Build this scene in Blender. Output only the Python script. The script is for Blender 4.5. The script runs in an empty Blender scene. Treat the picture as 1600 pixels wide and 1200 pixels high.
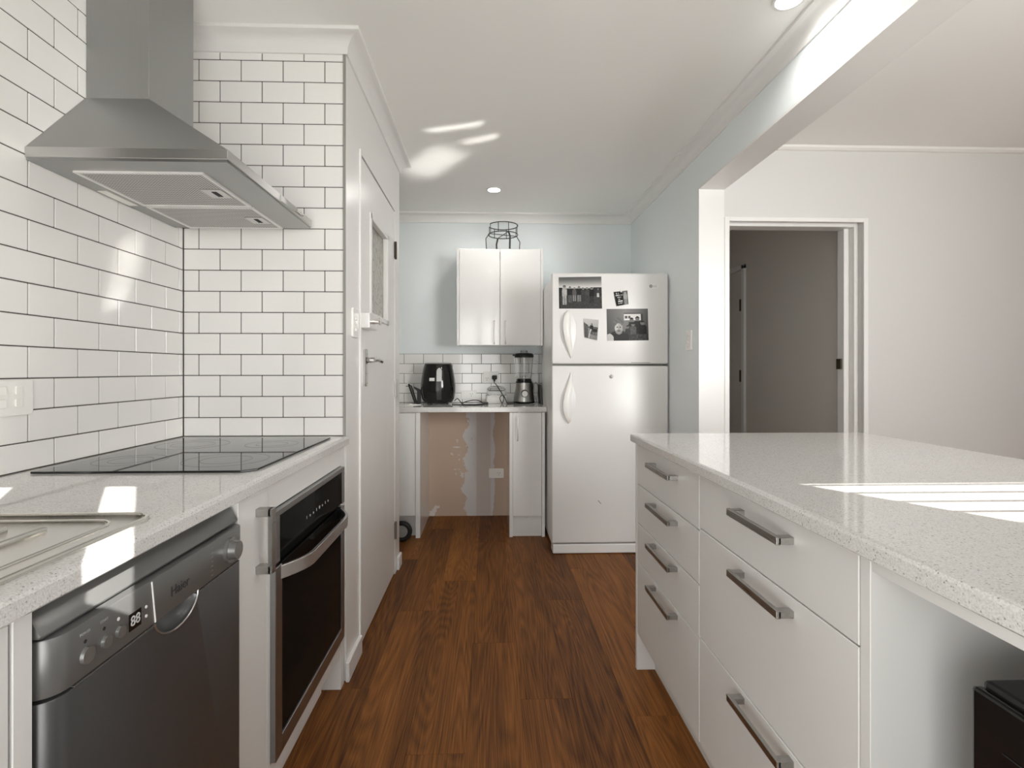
import bpy, bmesh, math, random
from mathutils import Vector, Matrix
random.seed(7)
S = bpy.context.scene
C = S.collection
PI = math.pi
R = math.radians

# ------------------------------------------------------------------ camera
YAW = 0.0321262
cam_d = bpy.data.cameras.new('camera'); cam = bpy.data.objects.new('camera', cam_d); C.objects.link(cam)
cam.location = (0, 0, 1.16); cam.rotation_euler = (PI/2, 0, -YAW)
cam_d.sensor_width = 36; cam_d.lens = 36*804.13/1600
cam_d.shift_x = (800-788.96)/1600; cam_d.shift_y = -(600-578.235)/1600
cam_d.clip_start = 0.01
S.camera = cam
# ------------------------------------------------------------------ view, world, sun, window light
S.view_settings.view_transform = 'Standard'; S.view_settings.look = 'None'
S.cycles.diffuse_bounces = 8; S.cycles.max_bounces = 14; S.cycles.blur_glossy = 0.0
S.view_settings.exposure = -0.02; S.view_settings.gamma = 1; S.view_settings.use_curve_mapping = False
W = bpy.data.worlds.new('sky'); S.world = W; W.use_nodes = True
W.node_tree.nodes['Background'].inputs[0].default_value = (0.86, 0.93, 1.0, 1)
W.node_tree.nodes['Background'].inputs[1].default_value = 2.0
SUN_EL = R(30.5); SH = Vector((-0.55, 0.835)).normalized()
sun_dir = Vector((SH.x*math.cos(SUN_EL), SH.y*math.cos(SUN_EL), -math.sin(SUN_EL)))
sd = bpy.data.lights.new('sun', 'SUN'); sd.energy = 18; sd.angle = R(0.2); sd.color = (1, 0.97, 0.92)
so = bpy.data.objects.new('sun', sd); C.objects.link(so); so.location = (4, -6, 6)
so.rotation_euler = sun_dir.to_track_quat('-Z', 'Y').to_euler()

def area(name, loc, direction, sx, sy, power, col=(1.0, 0.985, 0.965)):
    d = bpy.data.lights.new(name, 'AREA'); d.shape = 'RECTANGLE'; d.size = sx; d.size_y = sy; d.energy = power; d.color = col
    o = bpy.data.objects.new(name, d); C.objects.link(o); o.location = loc
    o.rotation_euler = Vector(direction).to_track_quat('-Z', 'Y').to_euler()
    return o
area('daylight_glass_door', (-0.12, -0.58, 1.25), (.12, 1, .6), 0.75, 1.75, 20)
area('daylight_dining_window', (2.33, -0.55, 1.6), (-.5, 1, .10), 1.1, 1.1, 26).data.spread = R(95)
area('added_side_fill', (4.28, 0.4, 1.2), (-1, 0, .6), .9, .9, 4)  # added fill lamp; no daylight source is known on this side

# added beam lamps along the mirror direction, standing in for sunlight off the stone
up_dir = Vector((sun_dir.x, sun_dir.y, -sun_dir.z))
for (x_, y_, w_, h_, roll_, p_, sp_) in ((1.14, .594, .29, .030, 32, .045, 1.0), (1.294, .72, .16, .045, 38, .030, 1.0), (.945, 1.16, .22, .23, 0, .19, 3.0), (-.62, .88, .06, .10, 0, .022, 4.0), (-.72, .98, .05, .05, 0, .010, 3.0)):
    a_ = area('added_mirror_beam', (x_, y_, .92+max(.03, h_*.5)), up_dir, w_, h_, p_, (1, .97, .92)); a_.data.spread = R(sp_)
    a_.rotation_euler = (up_dir.to_track_quat('-Z', 'Y').to_matrix() @ Matrix.Rotation(R(roll_), 3, 'Z')).to_euler()
# ------------------------------------------------------------------ materials
def new_mat(name):
    m = bpy.data.materials.new(name); m.use_nodes = True
    nt = m.node_tree; return m, nt, nt.nodes['Principled BSDF']
def N(nt, t, **kw):
    n = nt.nodes.new(t)
    for k, v in kw.items(): setattr(n, k, v)
    return n
def plain(name, col, rough=0.5, metal=0.0, bump=0, bscale=60, spec=0.5, coat=0, var=0.0, vscale=3):
    m, nt, b = new_mat(name)
    b.inputs['Base Color'].default_value = (*col, 1); b.inputs['Roughness'].default_value = rough
    b.inputs['Metallic'].default_value = metal; b.inputs['Specular IOR Level'].default_value = spec
    b.inputs['Coat Weight'].default_value = coat; b.inputs['Coat Roughness'].default_value = 0.05
    tc = N(nt, 'ShaderNodeTexCoord')
    if var:
        n = N(nt, 'ShaderNodeTexNoise'); n.inputs['Scale'].default_value = vscale; n.inputs['Detail'].default_value = 4
        nt.links.new(tc.outputs['Object'], n.inputs['Vector'])
        h = N(nt, 'ShaderNodeMix', data_type='RGBA')
        h.inputs[6].default_value = (*[c*(1-var) for c in col], 1); h.inputs[7].default_value = (*[min(1, c*(1+var)) for c in col], 1)
        nt.links.new(n.outputs[0], h.inputs[0]); nt.links.new(h.outputs[2], b.inputs['Base Color'])
    if bump:
        n = N(nt, 'ShaderNodeTexNoise'); n.inputs['Scale'].default_value = bscale; n.inputs['Detail'].default_value = 3
        nt.links.new(tc.outputs['Object'], n.inputs['Vector'])
        bp = N(nt, 'ShaderNodeBump'); bp.inputs['Strength'].default_value = bump; bp.inputs['Distance'].default_value = 0.01
        nt.links.new(n.outputs[0], bp.inputs['Height']); nt.links.new(bp.outputs[0], b.inputs['Normal'])
    return m
def brushed(name, col, rough, stretch, amount=0.12):
    """brushed metal: fine streaks along one axis"""
    m, nt, b = new_mat(name)
    b.inputs['Metallic'].default_value = 1
    tc = N(nt, 'ShaderNodeTexCoord'); mp = N(nt, 'ShaderNodeMapping'); mp.inputs['Scale'].default_value = stretch
    n = N(nt, 'ShaderNodeTexNoise'); n.inputs['Scale'].default_value = 6; n.inputs['Detail'].default_value = 5
    nt.links.new(tc.outputs['Object'], mp.inputs[0]); nt.links.new(mp.outputs[0], n.inputs['Vector'])
    r = N(nt, 'ShaderNodeMapRange'); r.inputs[3].default_value = rough-amount; r.inputs[4].default_value = rough+amount
    nt.links.new(n.outputs[0], r.inputs[0]); nt.links.new(r.outputs[0], b.inputs['Roughness'])
    h = N(nt, 'ShaderNodeMix', data_type='RGBA'); h.inputs[6].default_value = (*[c*.95 for c in col], 1); h.inputs[7].default_value = (*[min(1, c*1.05) for c in col], 1)
    nt.links.new(n.outputs[0], h.inputs[0]); nt.links.new(h.outputs[2], b.inputs['Base Color'])
    return m
def stone(name):
    m, nt, b = new_mat(name)
    tc = N(nt, 'ShaderNodeTexCoord')
    v = N(nt, 'ShaderNodeTexVoronoi'); v.inputs['Scale'].default_value = 300
    nt.links.new(tc.outputs['Object'], v.inputs['Vector'])
    wn = N(nt, 'ShaderNodeTexNoise'); wn.inputs['Scale'].default_value = 420; wn.inputs['Detail'].default_value = 2
    nt.links.new(tc.outputs['Object'], wn.inputs['Vector'])
    sep = N(nt, 'ShaderNodeSeparateColor'); nt.links.new(v.outputs['Color'], sep.inputs[0])
    # a fifth of the cells are chips; radius varies
    chip = N(nt, 'ShaderNodeMath', operation='GREATER_THAN'); chip.inputs[1].default_value = 0.76
    nt.links.new(sep.outputs[0], chip.inputs[0])
    near = N(nt, 'ShaderNodeMath', operation='LESS_THAN'); near.inputs[1].default_value = 0.40
    nt.links.new(v.outputs['Distance'], near.inputs[0])
    k = N(nt, 'ShaderNodeMath', operation='MULTIPLY'); nt.links.new(chip.outputs[0], k.inputs[0]); nt.links.new(near.outputs[0], k.inputs[1])
    shade = N(nt, 'ShaderNodeValToRGB'); shade.color_ramp.elements[0].color = (0.30, 0.28, 0.25, 1); shade.color_ramp.elements[1].color = (0.66, 0.64, 0.60, 1)
    nt.links.new(sep.outputs[1], shade.inputs[0])
    base = N(nt, 'ShaderNodeValToRGB'); base.color_ramp.elements[0].color = (0.57, 0.56, 0.54, 1); base.color_ramp.elements[1].color = (0.70, 0.692, 0.675, 1)
    base.color_ramp.elements[0].position = .35; base.color_ramp.elements[1].position = .6
    nt.links.new(wn.outputs[0], base.inputs[0])
    mx = N(nt, 'ShaderNodeMix', data_type='RGBA'); nt.links.new(k.outputs[0], mx.inputs[0]); nt.links.new(base.outputs[0], mx.inputs[6]); nt.links.new(shade.outputs[0], mx.inputs[7])
    nt.links.new(mx.outputs[2], b.inputs['Base Color'])
    b.inputs['Roughness'].default_value = 0.06
    return m
def wood(name):
    m, nt, b = new_mat(name)
    tc = N(nt, 'ShaderNodeTexCoord'); oi = N(nt, 'ShaderNodeObjectInfo')
    off = N(nt, 'ShaderNodeVectorMath', operation='MULTIPLY_ADD')
    comb = N(nt, 'ShaderNodeCombineXYZ'); nt.links.new(oi.outputs['Random'], comb.inputs[0]); nt.links.new(oi.outputs['Random'], comb.inputs[1]); nt.links.new(oi.outputs['Random'], comb.inputs[2])
    off.inputs[1].default_value = (37, 91, 13); nt.links.new(comb.outputs[0], off.inputs[0]); nt.links.new(tc.outputs['Object'], off.inputs[2])
    def noise(scale, sv, det=4, dist=0):
        mp = N(nt, 'ShaderNodeMapping'); mp.inputs['Scale'].default_value = sv
        nt.links.new(off.outputs[0], mp.inputs[0])
        n = N(nt, 'ShaderNodeTexNoise'); n.inputs['Scale'].default_value = scale; n.inputs['Detail'].default_value = det; n.inputs['Distortion'].default_value = dist
        nt.links.new(mp.outputs[0], n.inputs['Vector']); return n
    broad = noise(1, (9, .9, 1), 3, .6)
    # cathedral grain: contour lines of a stretched noise field
    field = noise(1, (7, .55, 1), 1, .3)
    mul = N(nt, 'ShaderNodeMath', operation='MULTIPLY'); mul.inputs[1].default_value = 26; nt.links.new(field.outputs[0], mul.inputs[0])
    fr = N(nt, 'ShaderNodeMath', operation='PINGPONG'); fr.inputs[1].default_value = 0.5; nt.links.new(mul.outputs[0], fr.inputs[0])
    fine = noise(1, (260, 5, 1), 2)
    ramp = N(nt, 'ShaderNodeValToRGB'); e = ramp.color_ramp.elements
    e[0].position = .25; e[0].color = (0.066, 0.021, 0.0052, 1); e[1].position = .80; e[1].color = (0.34, 0.128, 0.027, 1)
    add = N(nt, 'ShaderNodeMath', operation='MULTIPLY_ADD'); add.inputs[1].default_value = .30; nt.links.new(fr.outputs[0], add.inputs[0]); 
    a2 = N(nt, 'ShaderNodeMath', operation='MULTIPLY_ADD'); a2.inputs[1].default_value = .55; nt.links.new(broad.outputs[0], a2.inputs[0])
    a3 = N(nt, 'ShaderNodeMath', operation='MULTIPLY_ADD'); a3.inputs[1].default_value = .62; a3.inputs[2].default_value = -.27; nt.links.new(fine.outputs[0], a3.inputs[0])
    rnd = N(nt, 'ShaderNodeMath', operation='MULTIPLY_ADD'); rnd.inputs[1].default_value = .20; nt.links.new(oi.outputs['Random'], rnd.inputs[0]); nt.links.new(a3.outputs[0], rnd.inputs[2])
    nt.links.new(rnd.outputs[0], a2.inputs[2]); nt.links.new(a2.outputs[0], add.inputs[2]); nt.links.new(add.outputs[0], ramp.inputs[0])
    nt.links.new(ramp.outputs[0], b.inputs['Base Color'])
    b.inputs['Roughness'].default_value = .50; b.inputs['Specular IOR Level'].default_value = .20
    bp = N(nt, 'ShaderNodeBump'); bp.inputs['Strength'].default_value = .12; bp.inputs['Distance'].default_value = .002
    nt.links.new(fine.outputs[0], bp.inputs['Height']); nt.links.new(bp.outputs[0], b.inputs['Normal'])
    return m
def patched_wall(name):
    """back wall inside the appliance opening: bare tan lining, torn plaster and a painted vertical strip"""
    m, nt, b = new_mat(name)
    g = N(nt, 'ShaderNodeNewGeometry'); sx = N(nt, 'ShaderNodeSeparateXYZ'); nt.links.new(g.outputs['Position'], sx.inputs[0])
    n = N(nt, 'ShaderNodeTexNoise'); n.inputs['Scale'].default_value = 6.0; n.inputs['Detail'].default_value = 5; n.inputs['Roughness'].default_value = .62
    nt.links.new(g.outputs['Position'], n.inputs['Vector'])
    d = N(nt, 'ShaderNodeMath', operation='MULTIPLY_ADD'); d.inputs[1].default_value = .30; d.inputs[2].default_value = -.15; nt.links.new(n.outputs[0], d.inputs[0])
    xd = N(nt, 'ShaderNodeMath', operation='ADD'); nt.links.new(sx.outputs[0], xd.inputs[0]); nt.links.new(d.outputs[0], xd.inputs[1])
    def between(sock, a, bb):
        p = N(nt, 'ShaderNodeMath', operation='GREATER_THAN'); p.inputs[1].default_value = a; nt.links.new(sock, p.inputs[0])
        q = N(nt, 'ShaderNodeMath', operation='LESS_THAN'); q.inputs[1].default_value = bb; nt.links.new(sock, q.inputs[0])
        r = N(nt, 'ShaderNodeMath', operation='MULTIPLY'); nt.links.new(p.outputs[0], r.inputs[0]); nt.links.new(q.outputs[0], r.inputs[1]); return r.outputs[0]
    def mx(f, a, bcol):
        x = N(nt, 'ShaderNodeMix', data_type='RGBA'); nt.links.new(f, x.inputs[0])
        if isinstance(a, tuple): x.inputs[6].default_value = (*a, 1)
        else: nt.links.new(a, x.inputs[6])
        x.inputs[7].default_value = (*bcol, 1); return x.outputs[2]
    xe = N(nt, 'ShaderNodeMath', operation='MULTIPLY_ADD'); xe.inputs[1].default_value = .35; nt.links.new(d.outputs[0], xe.inputs[0]); nt.links.new(sx.outputs[0], xe.inputs[2])
    right = between(xe.outputs[0], -.10, .045)
    c = mx(between(xd.outputs[0], -.16, -.06), (0.53, 0.41, 0.32), (0.64, 0.62, 0.61))
    c = mx(right, c, (0.62, 0.60, 0.60))
    c = mx(between(sx.outputs[0], -.095, .018), c, (0.58, 0.52, 0.48))
    # loose chips of plaster left of the strip
    n2 = N(nt, 'ShaderNodeTexNoise'); n2.inputs['Scale'].default_value = 22; n2.inputs['Detail'].default_value = 3
    mp = N(nt, 'ShaderNodeMapping'); mp.inputs['Scale'].default_value = (1, 1, 2.2); nt.links.new(g.outputs['Position'], mp.inputs[0]); nt.links.new(mp.outputs[0], n2.inputs['Vector'])
    t = N(nt, 'ShaderNodeMath', operation='GREATER_THAN'); t.inputs[1].default_value = .635; nt.links.new(n2.outputs[0], t.inputs[0])
    zz = between(sx.outputs[2], .30, .62); xx = between(sx.outputs[0], -.30, -.10)
    k = N(nt, 'ShaderNodeMath', operation='MULTIPLY'); nt.links.new(zz, k.inputs[0]); nt.links.new(xx, k.inputs[1])
    k2 = N(nt, 'ShaderNodeMath', operation='MULTIPLY'); nt.links.new(k.outputs[0], k2.inputs[0]); nt.links.new(t.outputs[0], k2.inputs[1])
    c = mx(k2.outputs[0], c, (0.66, 0.62, 0.58))
    # splash of plaster at the lower left corner
    cx = N(nt, 'ShaderNodeVectorMath', operation='DISTANCE'); cx.inputs[1].default_value = (-.43, 4.1, .035)
    nt.links.new(g.outputs['Position'], cx.inputs[0])
    cd = N(nt, 'ShaderNodeMath', operation='ADD'); nt.links.new(cx.outputs['Value'], cd.inputs[0]); nt.links.new(d.outputs[0], cd.inputs[1])
    ct = N(nt, 'ShaderNodeMath', operation='LESS_THAN'); ct.inputs[1].default_value = .058; nt.links.new(cd.outputs[0], ct.inputs[0])
    c = mx(ct.outputs[0], c, (0.70, 0.67, 0.63))
    nt.links.new(c, b.inputs['Base Color']); b.inputs['Roughness'].default_value = .8
    return m
def emit(name, col, s):
    m, nt, b = new_mat(name); b.inputs['Base Color'].default_value = (*col, 1)
    b.inputs['Emission Color'].default_value = (*col, 1); b.inputs['Emission Strength'].default_value = s; return m
def glass(name, col=(1, 1, 1), rough=0.0):
    m, nt, b = new_mat(name); b.inputs['Base Color'].default_value = (*col, 1); b.inputs['Transmission Weight'].default_value = 1
    b.inputs['Roughness'].default_value = rough; b.inputs['IOR'].default_value = 1.45; return m
def obscure_glass(name):
    m, nt, b = new_mat(name); tc = N(nt, 'ShaderNodeTexCoord')
    mp = N(nt, 'ShaderNodeMapping'); mp.inputs['Scale'].default_value = (1, 1.2, .8); nt.links.new(tc.outputs['Object'], mp.inputs[0])
    v = N(nt, 'ShaderNodeTexVoronoi', feature='DISTANCE_TO_EDGE', distance='EUCLIDEAN'); v.inputs['Scale'].default_value = 26
    nt.links.new(mp.outputs[0], v.inputs['Vector'])
    r = N(nt, 'ShaderNodeValToRGB'); r.color_ramp.elements[0].position = .0; r.color_ramp.elements[0].color = (.20, .195, .165, 1)
    r.color_ramp.elements[1].position = .10; r.color_ramp.elements[1].color = (.40, .39, .345, 1)
    nt.links.new(v.outputs['Distance'], r.inputs[0]); nt.links.new(r.outputs[0], b.inputs['Base Color'])
    bp = N(nt, 'ShaderNodeBump'); bp.inputs['Strength'].default_value = .5; bp.inputs['Distance'].default_value = .01
    nt.links.new(v.outputs['Distance'], bp.inputs['Height']); nt.links.new(bp.outputs[0], b.inputs['Normal'])
    b.inputs['Roughness'].default_value = .15; return m
def mesh_filter(name):
    m, nt, b = new_mat(name); tc = N(nt, 'ShaderNodeTexCoord')
    v = N(nt, 'ShaderNodeTexVoronoi', voronoi_dimensions='2D'); v.inputs['Scale'].default_value = 120; v.inputs['Randomness'].default_value = 0.0
    nt.links.new(tc.outputs['Object'], v.inputs['Vector'])
    r = N(nt, 'ShaderNodeValToRGB'); r.color_ramp.elements[0].position = .25; r.color_ramp.elements[0].color = (.05, .05, .048, 1)
    r.color_ramp.elements[1].position = .45; r.color_ramp.elements[1].color = (.62, .61, .59, 1)
    nt.links.new(v.outputs['Distance'], r.inputs[0]); nt.links.new(r.outputs[0], b.inputs['Base Color'])
    b.inputs['Metallic'].default_value = .6; b.inputs['Roughness'].default_value = .42; return m
def printed(name):
    m, nt, b = new_mat(name); a = N(nt, 'ShaderNodeAttribute', attribute_name='print')
    nt.links.new(a.outputs['Color'], b.inputs['Base Color']); b.inputs['Roughness'].default_value = .4; b.inputs['Specular IOR Level'].default_value = .12; return m

M = dict(
    wall=plain('white_paint', (.63, .622, .605), .6, bump=.03, bscale=220),
    blue=plain('pale_blue_paint', (.79, .835, .845), .6, bump=.03, bscale=220),
    ceil=plain('ceiling_paint', (.88, .875, .855), .75),
    trim=plain('gloss_white_trim', (.77, .763, .745), .28),
    hall=plain('hall_paint', (.66, .62, .57), .7),
    grout=plain('dark_grout', (.085, .08, .07), .9),
    tile=plain('white_glazed_tile', (.82, .81, .785), .07, bump=.05, bscale=14),
    cab=plain('satin_white_lacquer', (.74, .735, .715), .30),
    gloss=plain('gloss_white_board', (.81, .803, .785), .07),
    carc=plain('white_board', (.75, .745, .725), .45),
    stone=stone('speckled_quartz'),
    steel=brushed('brushed_steel', (.37, .37, .365), .36, (90, 90, .8), .05),
    steelh=brushed('brushed_steel_lengthwise', (.58, .575, .565), .34, (90, .8, 90), .05),  # paler than the canopy steel: the hood lip's window reflection put into the colour
    sink=brushed('sink_steel', (.80, .78, .74), .20, (60, 2, 2), .05),
    handle=brushed('handle_metal', (.40, .39, .37), .30, (60, 2, 60), .08),
    dish=plain('dark_silver_panel', (.10, .10, .10), .33, .55), dishp=plain('silver_panel', (.175, .175, .172), .32, .45), dial=plain('dial_grey', (.30, .30, .29), .25, .7),
    ovenfr=brushed('oven_frame_metal', (.33, .33, .33), .34, (40, 2, 40), .06),
    ovenhd=brushed('oven_handle_metal', (.62, .61, .60), .32, (40, 2, 40), .08),
    chrome=plain('chrome', (.80, .79, .77), .07, 1),
    black=plain('black_gloss', (.008, .008, .008), .10),
    blackm=plain('black_matt', (.012, .012, .012), .45),
    blackg=plain('black_glass', (.006, .006, .0065), .03), ovglass=plain('oven_glass', (.008, .008, .008), .06, spec=.02),
    zone=plain('cooking_zone_print', (.10, .10, .10), .25),
    dark=plain('dark_recess', (.02, .02, .02), .8),
    plastic=plain('white_plastic', (.84, .83, .80), .25),
    grey=plain('grey_plastic', (.30, .30, .29), .4),
    fridge=plain('fridge_enamel', (.77, .765, .75), .30, bump=.02, bscale=300),
    seal=plain('grey_seal', (.24, .23, .21), .7),
    rubber=plain('rubber', (.015, .015, .014), .6),
    hinge=plain('dark_hinge', (.08, .065, .045), .4, .8),
    wood=wood('oiled_plank'),
    under=plain('floor_underlay', (.03, .012, .006), .8),
    patch=patched_wall('torn_plaster_wall'),
    lamp=emit('lamp_diffuser', (1, .97, .92), 14),
    hoodlamp=plain('hood_lamp_diffuser', (.85, .84, .80), .3),
    glass=glass('clear_glass'), frost=glass('clear_plastic', (.95, .96, .96), .12),
    obscure=obscure_glass('obscure_glass'), filt=mesh_filter('filter_mesh'), printed=printed('photo_print'),
    text=plain('dark_lettering', (.03, .03, .03), .4), texts=plain('silver_lettering', (.55, .55, .54), .4),
    ground=plain('outdoor_ground', (.35, .36, .30), .9),
    blind=plain('blind_slat', (.80, .78, .74), .4),
)

# ------------------------------------------------------------------ mesh builder
ORG = {}
class MB:
    def __init__(s): s.bm = bmesh.new()
    def _add(s, t):
        me = bpy.data.meshes.new('t'); t.to_mesh(me); t.free(); s.bm.from_mesh(me); bpy.data.meshes.remove(me); return s
    def box(s, x0, x1, y0, y1, z0, z1, bev=0.0, seg=1, mtx=None):
        t = bmesh.new(); bmesh.ops.create_cube(t, size=1)
        for v in t.verts: v.co = Vector(((v.co.x+.5)*(x1-x0)+x0, (v.co.y+.5)*(y1-y0)+y0, (v.co.z+.5)*(z1-z0)+z0))
        if bev: bmesh.ops.bevel(t, geom=t.edges[:], offset=bev, segments=seg, profile=.5, affect='EDGES')
        if mtx: bmesh.ops.transform(t, matrix=mtx, verts=t.verts)
        return s._add(t)
    def prism(s, poly, axis, a, b, bev=0.0, seg=2):
        """poly of 2-D points in the other two axes (x,y,z order), extruded along axis from a to b"""
        t = bmesh.new()
        def P(p, h):
            return {'x': (h, p[0], p[1]), 'y': (p[0], h, p[1]), 'z': (p[0], p[1], h)}[axis]
        va = [t.verts.new(P(p, a)) for p in poly]; vb = [t.verts.new(P(p, b)) for p in poly]
        n = len(poly); t.faces.new(va); t.faces.new(vb[::-1])
        for i in range(n): t.faces.new((va[i], vb[i], vb[(i+1) % n], va[(i+1) % n]))
        bmesh.ops.recalc_face_normals(t, faces=t.faces)
        if bev:
            es = [e for e in t.edges if len(e.link_faces) == 2 and any(len(f.verts) == n and n != 4 for f in e.link_faces)] if n != 4 else t.edges[:]
            bmesh.ops.bevel(t, geom=es, offset=bev, segments=seg, profile=.5, affect='EDGES')
        return s._add(t)
    def cyl(s, p, q, r, r2=None, n=20):
        p = Vector(p); q = Vector(q); d = q-p; t = bmesh.new()
        bmesh.ops.create_cone(t, cap_ends=True, segments=n, radius1=r, radius2=r if r2 is None else r2, depth=d.length)
        m = Matrix.Translation((p+q)/2) @ d.to_track_quat('Z', 'Y').to_matrix().to_4x4()
        bmesh.ops.transform(t, matrix=m, verts=t.verts); return s._add(t)
    def tube(s, pts, r, n=8, closed=False):
        pts = [Vector(p) for p in pts]; t = bmesh.new(); rings = []; L = len(pts); up = None
        for i, p in enumerate(pts):
            a = pts[i-1] if (i > 0 or closed) else p; b = pts[(i+1) % L] if (i < L-1 or closed) else p
            d = (b-a).normalized()
            if up is None: up = Vector((0, 0, 1)) if abs(d.z) < .9 else Vector((1, 0, 0))
            x = d.cross(up).normalized(); y = x.cross(d).normalized(); up = y
            rings.append([t.verts.new(p+(x*math.cos(2*PI*k/n)+y*math.sin(2*PI*k/n))*r) for k in range(n)])
        for i in range(L if closed else L-1):
            A, B = rings[i], rings[(i+1) % L]
            for k in range(n): t.faces.new((A[k], A[(k+1) % n], B[(k+1) % n], B[k]))
        if not closed: t.faces.new(rings[0][::-1]); t.faces.new(rings[-1])
        bmesh.ops.recalc_face_normals(t, faces=t.faces); return s._add(t)
    def lathe(s, prof, c, n=40, sx=1, sy=1):
        """prof: (radius, z) from bottom to top about a vertical axis at c"""
        t = bmesh.new(); rings = []
        for (r, z) in prof:
            rings.append([t.verts.new((c[0]+r*sx*math.cos(2*PI*k/n), c[1]+r*sy*math.sin(2*PI*k/n), z)) for k in range(n)] if r > 1e-6 else [t.verts.new((c[0], c[1], z))])
        for A, B in zip(rings, rings[1:]):
            for k in range(n):
                j = (k+1) % n
                if len(A) == 1 and len(B) > 1: t.faces.new((A[0], B[j], B[k]))
                elif len(B) == 1 and len(A) > 1: t.faces.new((A[k], A[j], B[0]))
                elif len(A) > 1: t.faces.new((A[k], A[j], B[j], B[k]))
        bmesh.ops.recalc_face_normals(t, faces=t.faces); return s._add(t)
    def faces(s, verts, faces):
        t = bmesh.new(); vs = [t.verts.new(v) for v in verts]
        for f in faces: t.faces.new([vs[i] for i in f])
        bmesh.ops.recalc_face_normals(t, faces=t.faces); return s._add(t)
    def ring(s, c, r0, r1, z0, z1, n=48):
        t = bmesh.new(); q = []
        for (r, z) in ((r0, z0), (r1, z0), (r1, z1), (r0, z1)): q.append([t.verts.new((c[0]+r*math.cos(2*PI*k/n), c[1]+r*math.sin(2*PI*k/n), z)) for k in range(n)])
        for i in range(4):
            A, B = q[i], q[(i+1) % 4]
            for k in range(n): t.faces.new((A[k], A[(k+1) % n], B[(k+1) % n], B[k]))
        bmesh.ops.recalc_face_normals(t, faces=t.faces); return s._add(t)
    def build(s, name, mat, parent=None, smooth=False, loc=None):
        org = ORG.get(parent.name, Vector()) if parent else None
        if org is None:
            if loc is not None: org = Vector(loc)
            else:
                xs = [v.co for v in s.bm.verts]
                org = Vector(((min(c.x for c in xs)+max(c.x for c in xs))/2, (min(c.y for c in xs)+max(c.y for c in xs))/2, min(c.z for c in xs)))
        for v in s.bm.verts: v.co -= org
        me = bpy.data.meshes.new(name); s.bm.to_mesh(me); s.bm.free(); me.materials.append(M[mat] if isinstance(mat, str) else mat)
        if smooth:
            for p in me.polygons: p.use_smooth = True
            me.set_sharp_from_angle(angle=R(smooth if smooth is not True else 35))
        o = bpy.data.objects.new(name, me); C.objects.link(o)
        if parent: o.parent = parent
        else: o.location = org
        ORG[o.name] = org
        return o
def tag(o, label, cat, group=None):
    o['label'] = label; o['category'] = cat
    if group: o['group'] = group
    return o
def thing(name, label, cat, loc, group=None):
    o = bpy.data.objects.new(name, None); C.objects.link(o); o.location = loc; o.empty_display_size = .05
    ORG[o.name] = Vector(loc); return tag(o, label, cat, group)
def struct(o, label=None):
    o['kind'] = 'structure'
    if label: o['label'] = label
    return o
def sroot(name, loc=(0, 0, 0), label=None):
    o = bpy.data.objects.new(name, None); C.objects.link(o); o.location = loc; ORG[o.name] = Vector(loc); return struct(o, label)
def text(body, size, parent, mat, origin, xdir, zdir, depth=.0004, name='lettering', align='CENTER'):
    cu = bpy.data.curves.new('t', 'FONT'); cu.body = body; cu.size = size; cu.extrude = depth; cu.align_x = align; cu.align_y = 'CENTER'
    ob = bpy.data.objects.new('t', cu); C.objects.link(ob)
    me = bpy.data.meshes.new_from_object(ob.evaluated_get(bpy.context.evaluated_depsgraph_get()))
    bpy.data.objects.remove(ob); bpy.data.curves.remove(cu)
    xd = Vector(xdir).normalized(); yd = Vector(zdir).normalized(); nd = xd.cross(yd)
    m = Matrix((xd, yd, nd)).transposed().to_4x4(); m.translation = Vector(origin)-ORG.get(parent.name, Vector())
    me.transform(m); me.materials.clear(); me.materials.append(M[mat]); me.name = name
    o = bpy.data.objects.new(name, me); C.objects.link(o); o.parent = parent; ORG[o.name] = ORG[parent.name]; return o
def carve(o, cutter_mb):
    c = cutter_mb.build('cutter', 'dark', loc=(0, 0, 0))
    c.location = -ORG[o.name]; o_par = o.parent; 
    bpy.context.view_layer.update()
    c.parent = o_par
    md = o.modifiers.new('b', 'BOOLEAN'); md.operation = 'DIFFERENCE'; md.object = c; md.solver = 'EXACT'
    bpy.context.view_layer.update()
    me = bpy.data.meshes.new_from_object(o.evaluated_get(bpy.context.evaluated_depsgraph_get()))
    o.modifiers.clear(); o.data = me; bpy.data.objects.remove(c)
def arc(cx, cy, r, a0, a1, n=6): return [(cx+r*math.cos(R(a0+(a1-a0)*i/n)), cy+r*math.sin(R(a0+(a1-a0)*i/n))) for i in range(n+1)]
def rrect(x0, x1, y0, y1, r, n=5):
    return arc(x1-r, y0+r, r, -90, 0, n)+arc(x1-r, y1-r, r, 0, 90, n)+arc(x0+r, y1-r, r, 90, 180, n)+arc(x0+r, y0+r, r, 180, 270, n)
def ell(c, r, n=24, m=12):
    b = MB(); pr = [(math.sin(PI*i/m), -math.cos(PI*i/m)) for i in range(m+1)]
    t = bmesh.new(); bmesh.ops.create_uvsphere(t, u_segments=n, v_segments=m, radius=1)
    for v in t.verts: v.co = Vector((c[0]+v.co.x*r[0], c[1]+v.co.y*r[1], c[2]+v.co.z*r[2]))
    return b._add(t)

# ------------------------------------------------------------------ key planes
XL, YE, XD, YD2, YB, XR = -1.122, 1.93, -.53, 3.08, 4.103, 1.147
ZC, CT = 2.40, .915
YW = -.60           # wall behind the camera (inner face)
YDN = 2.80          # dining wall
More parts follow.
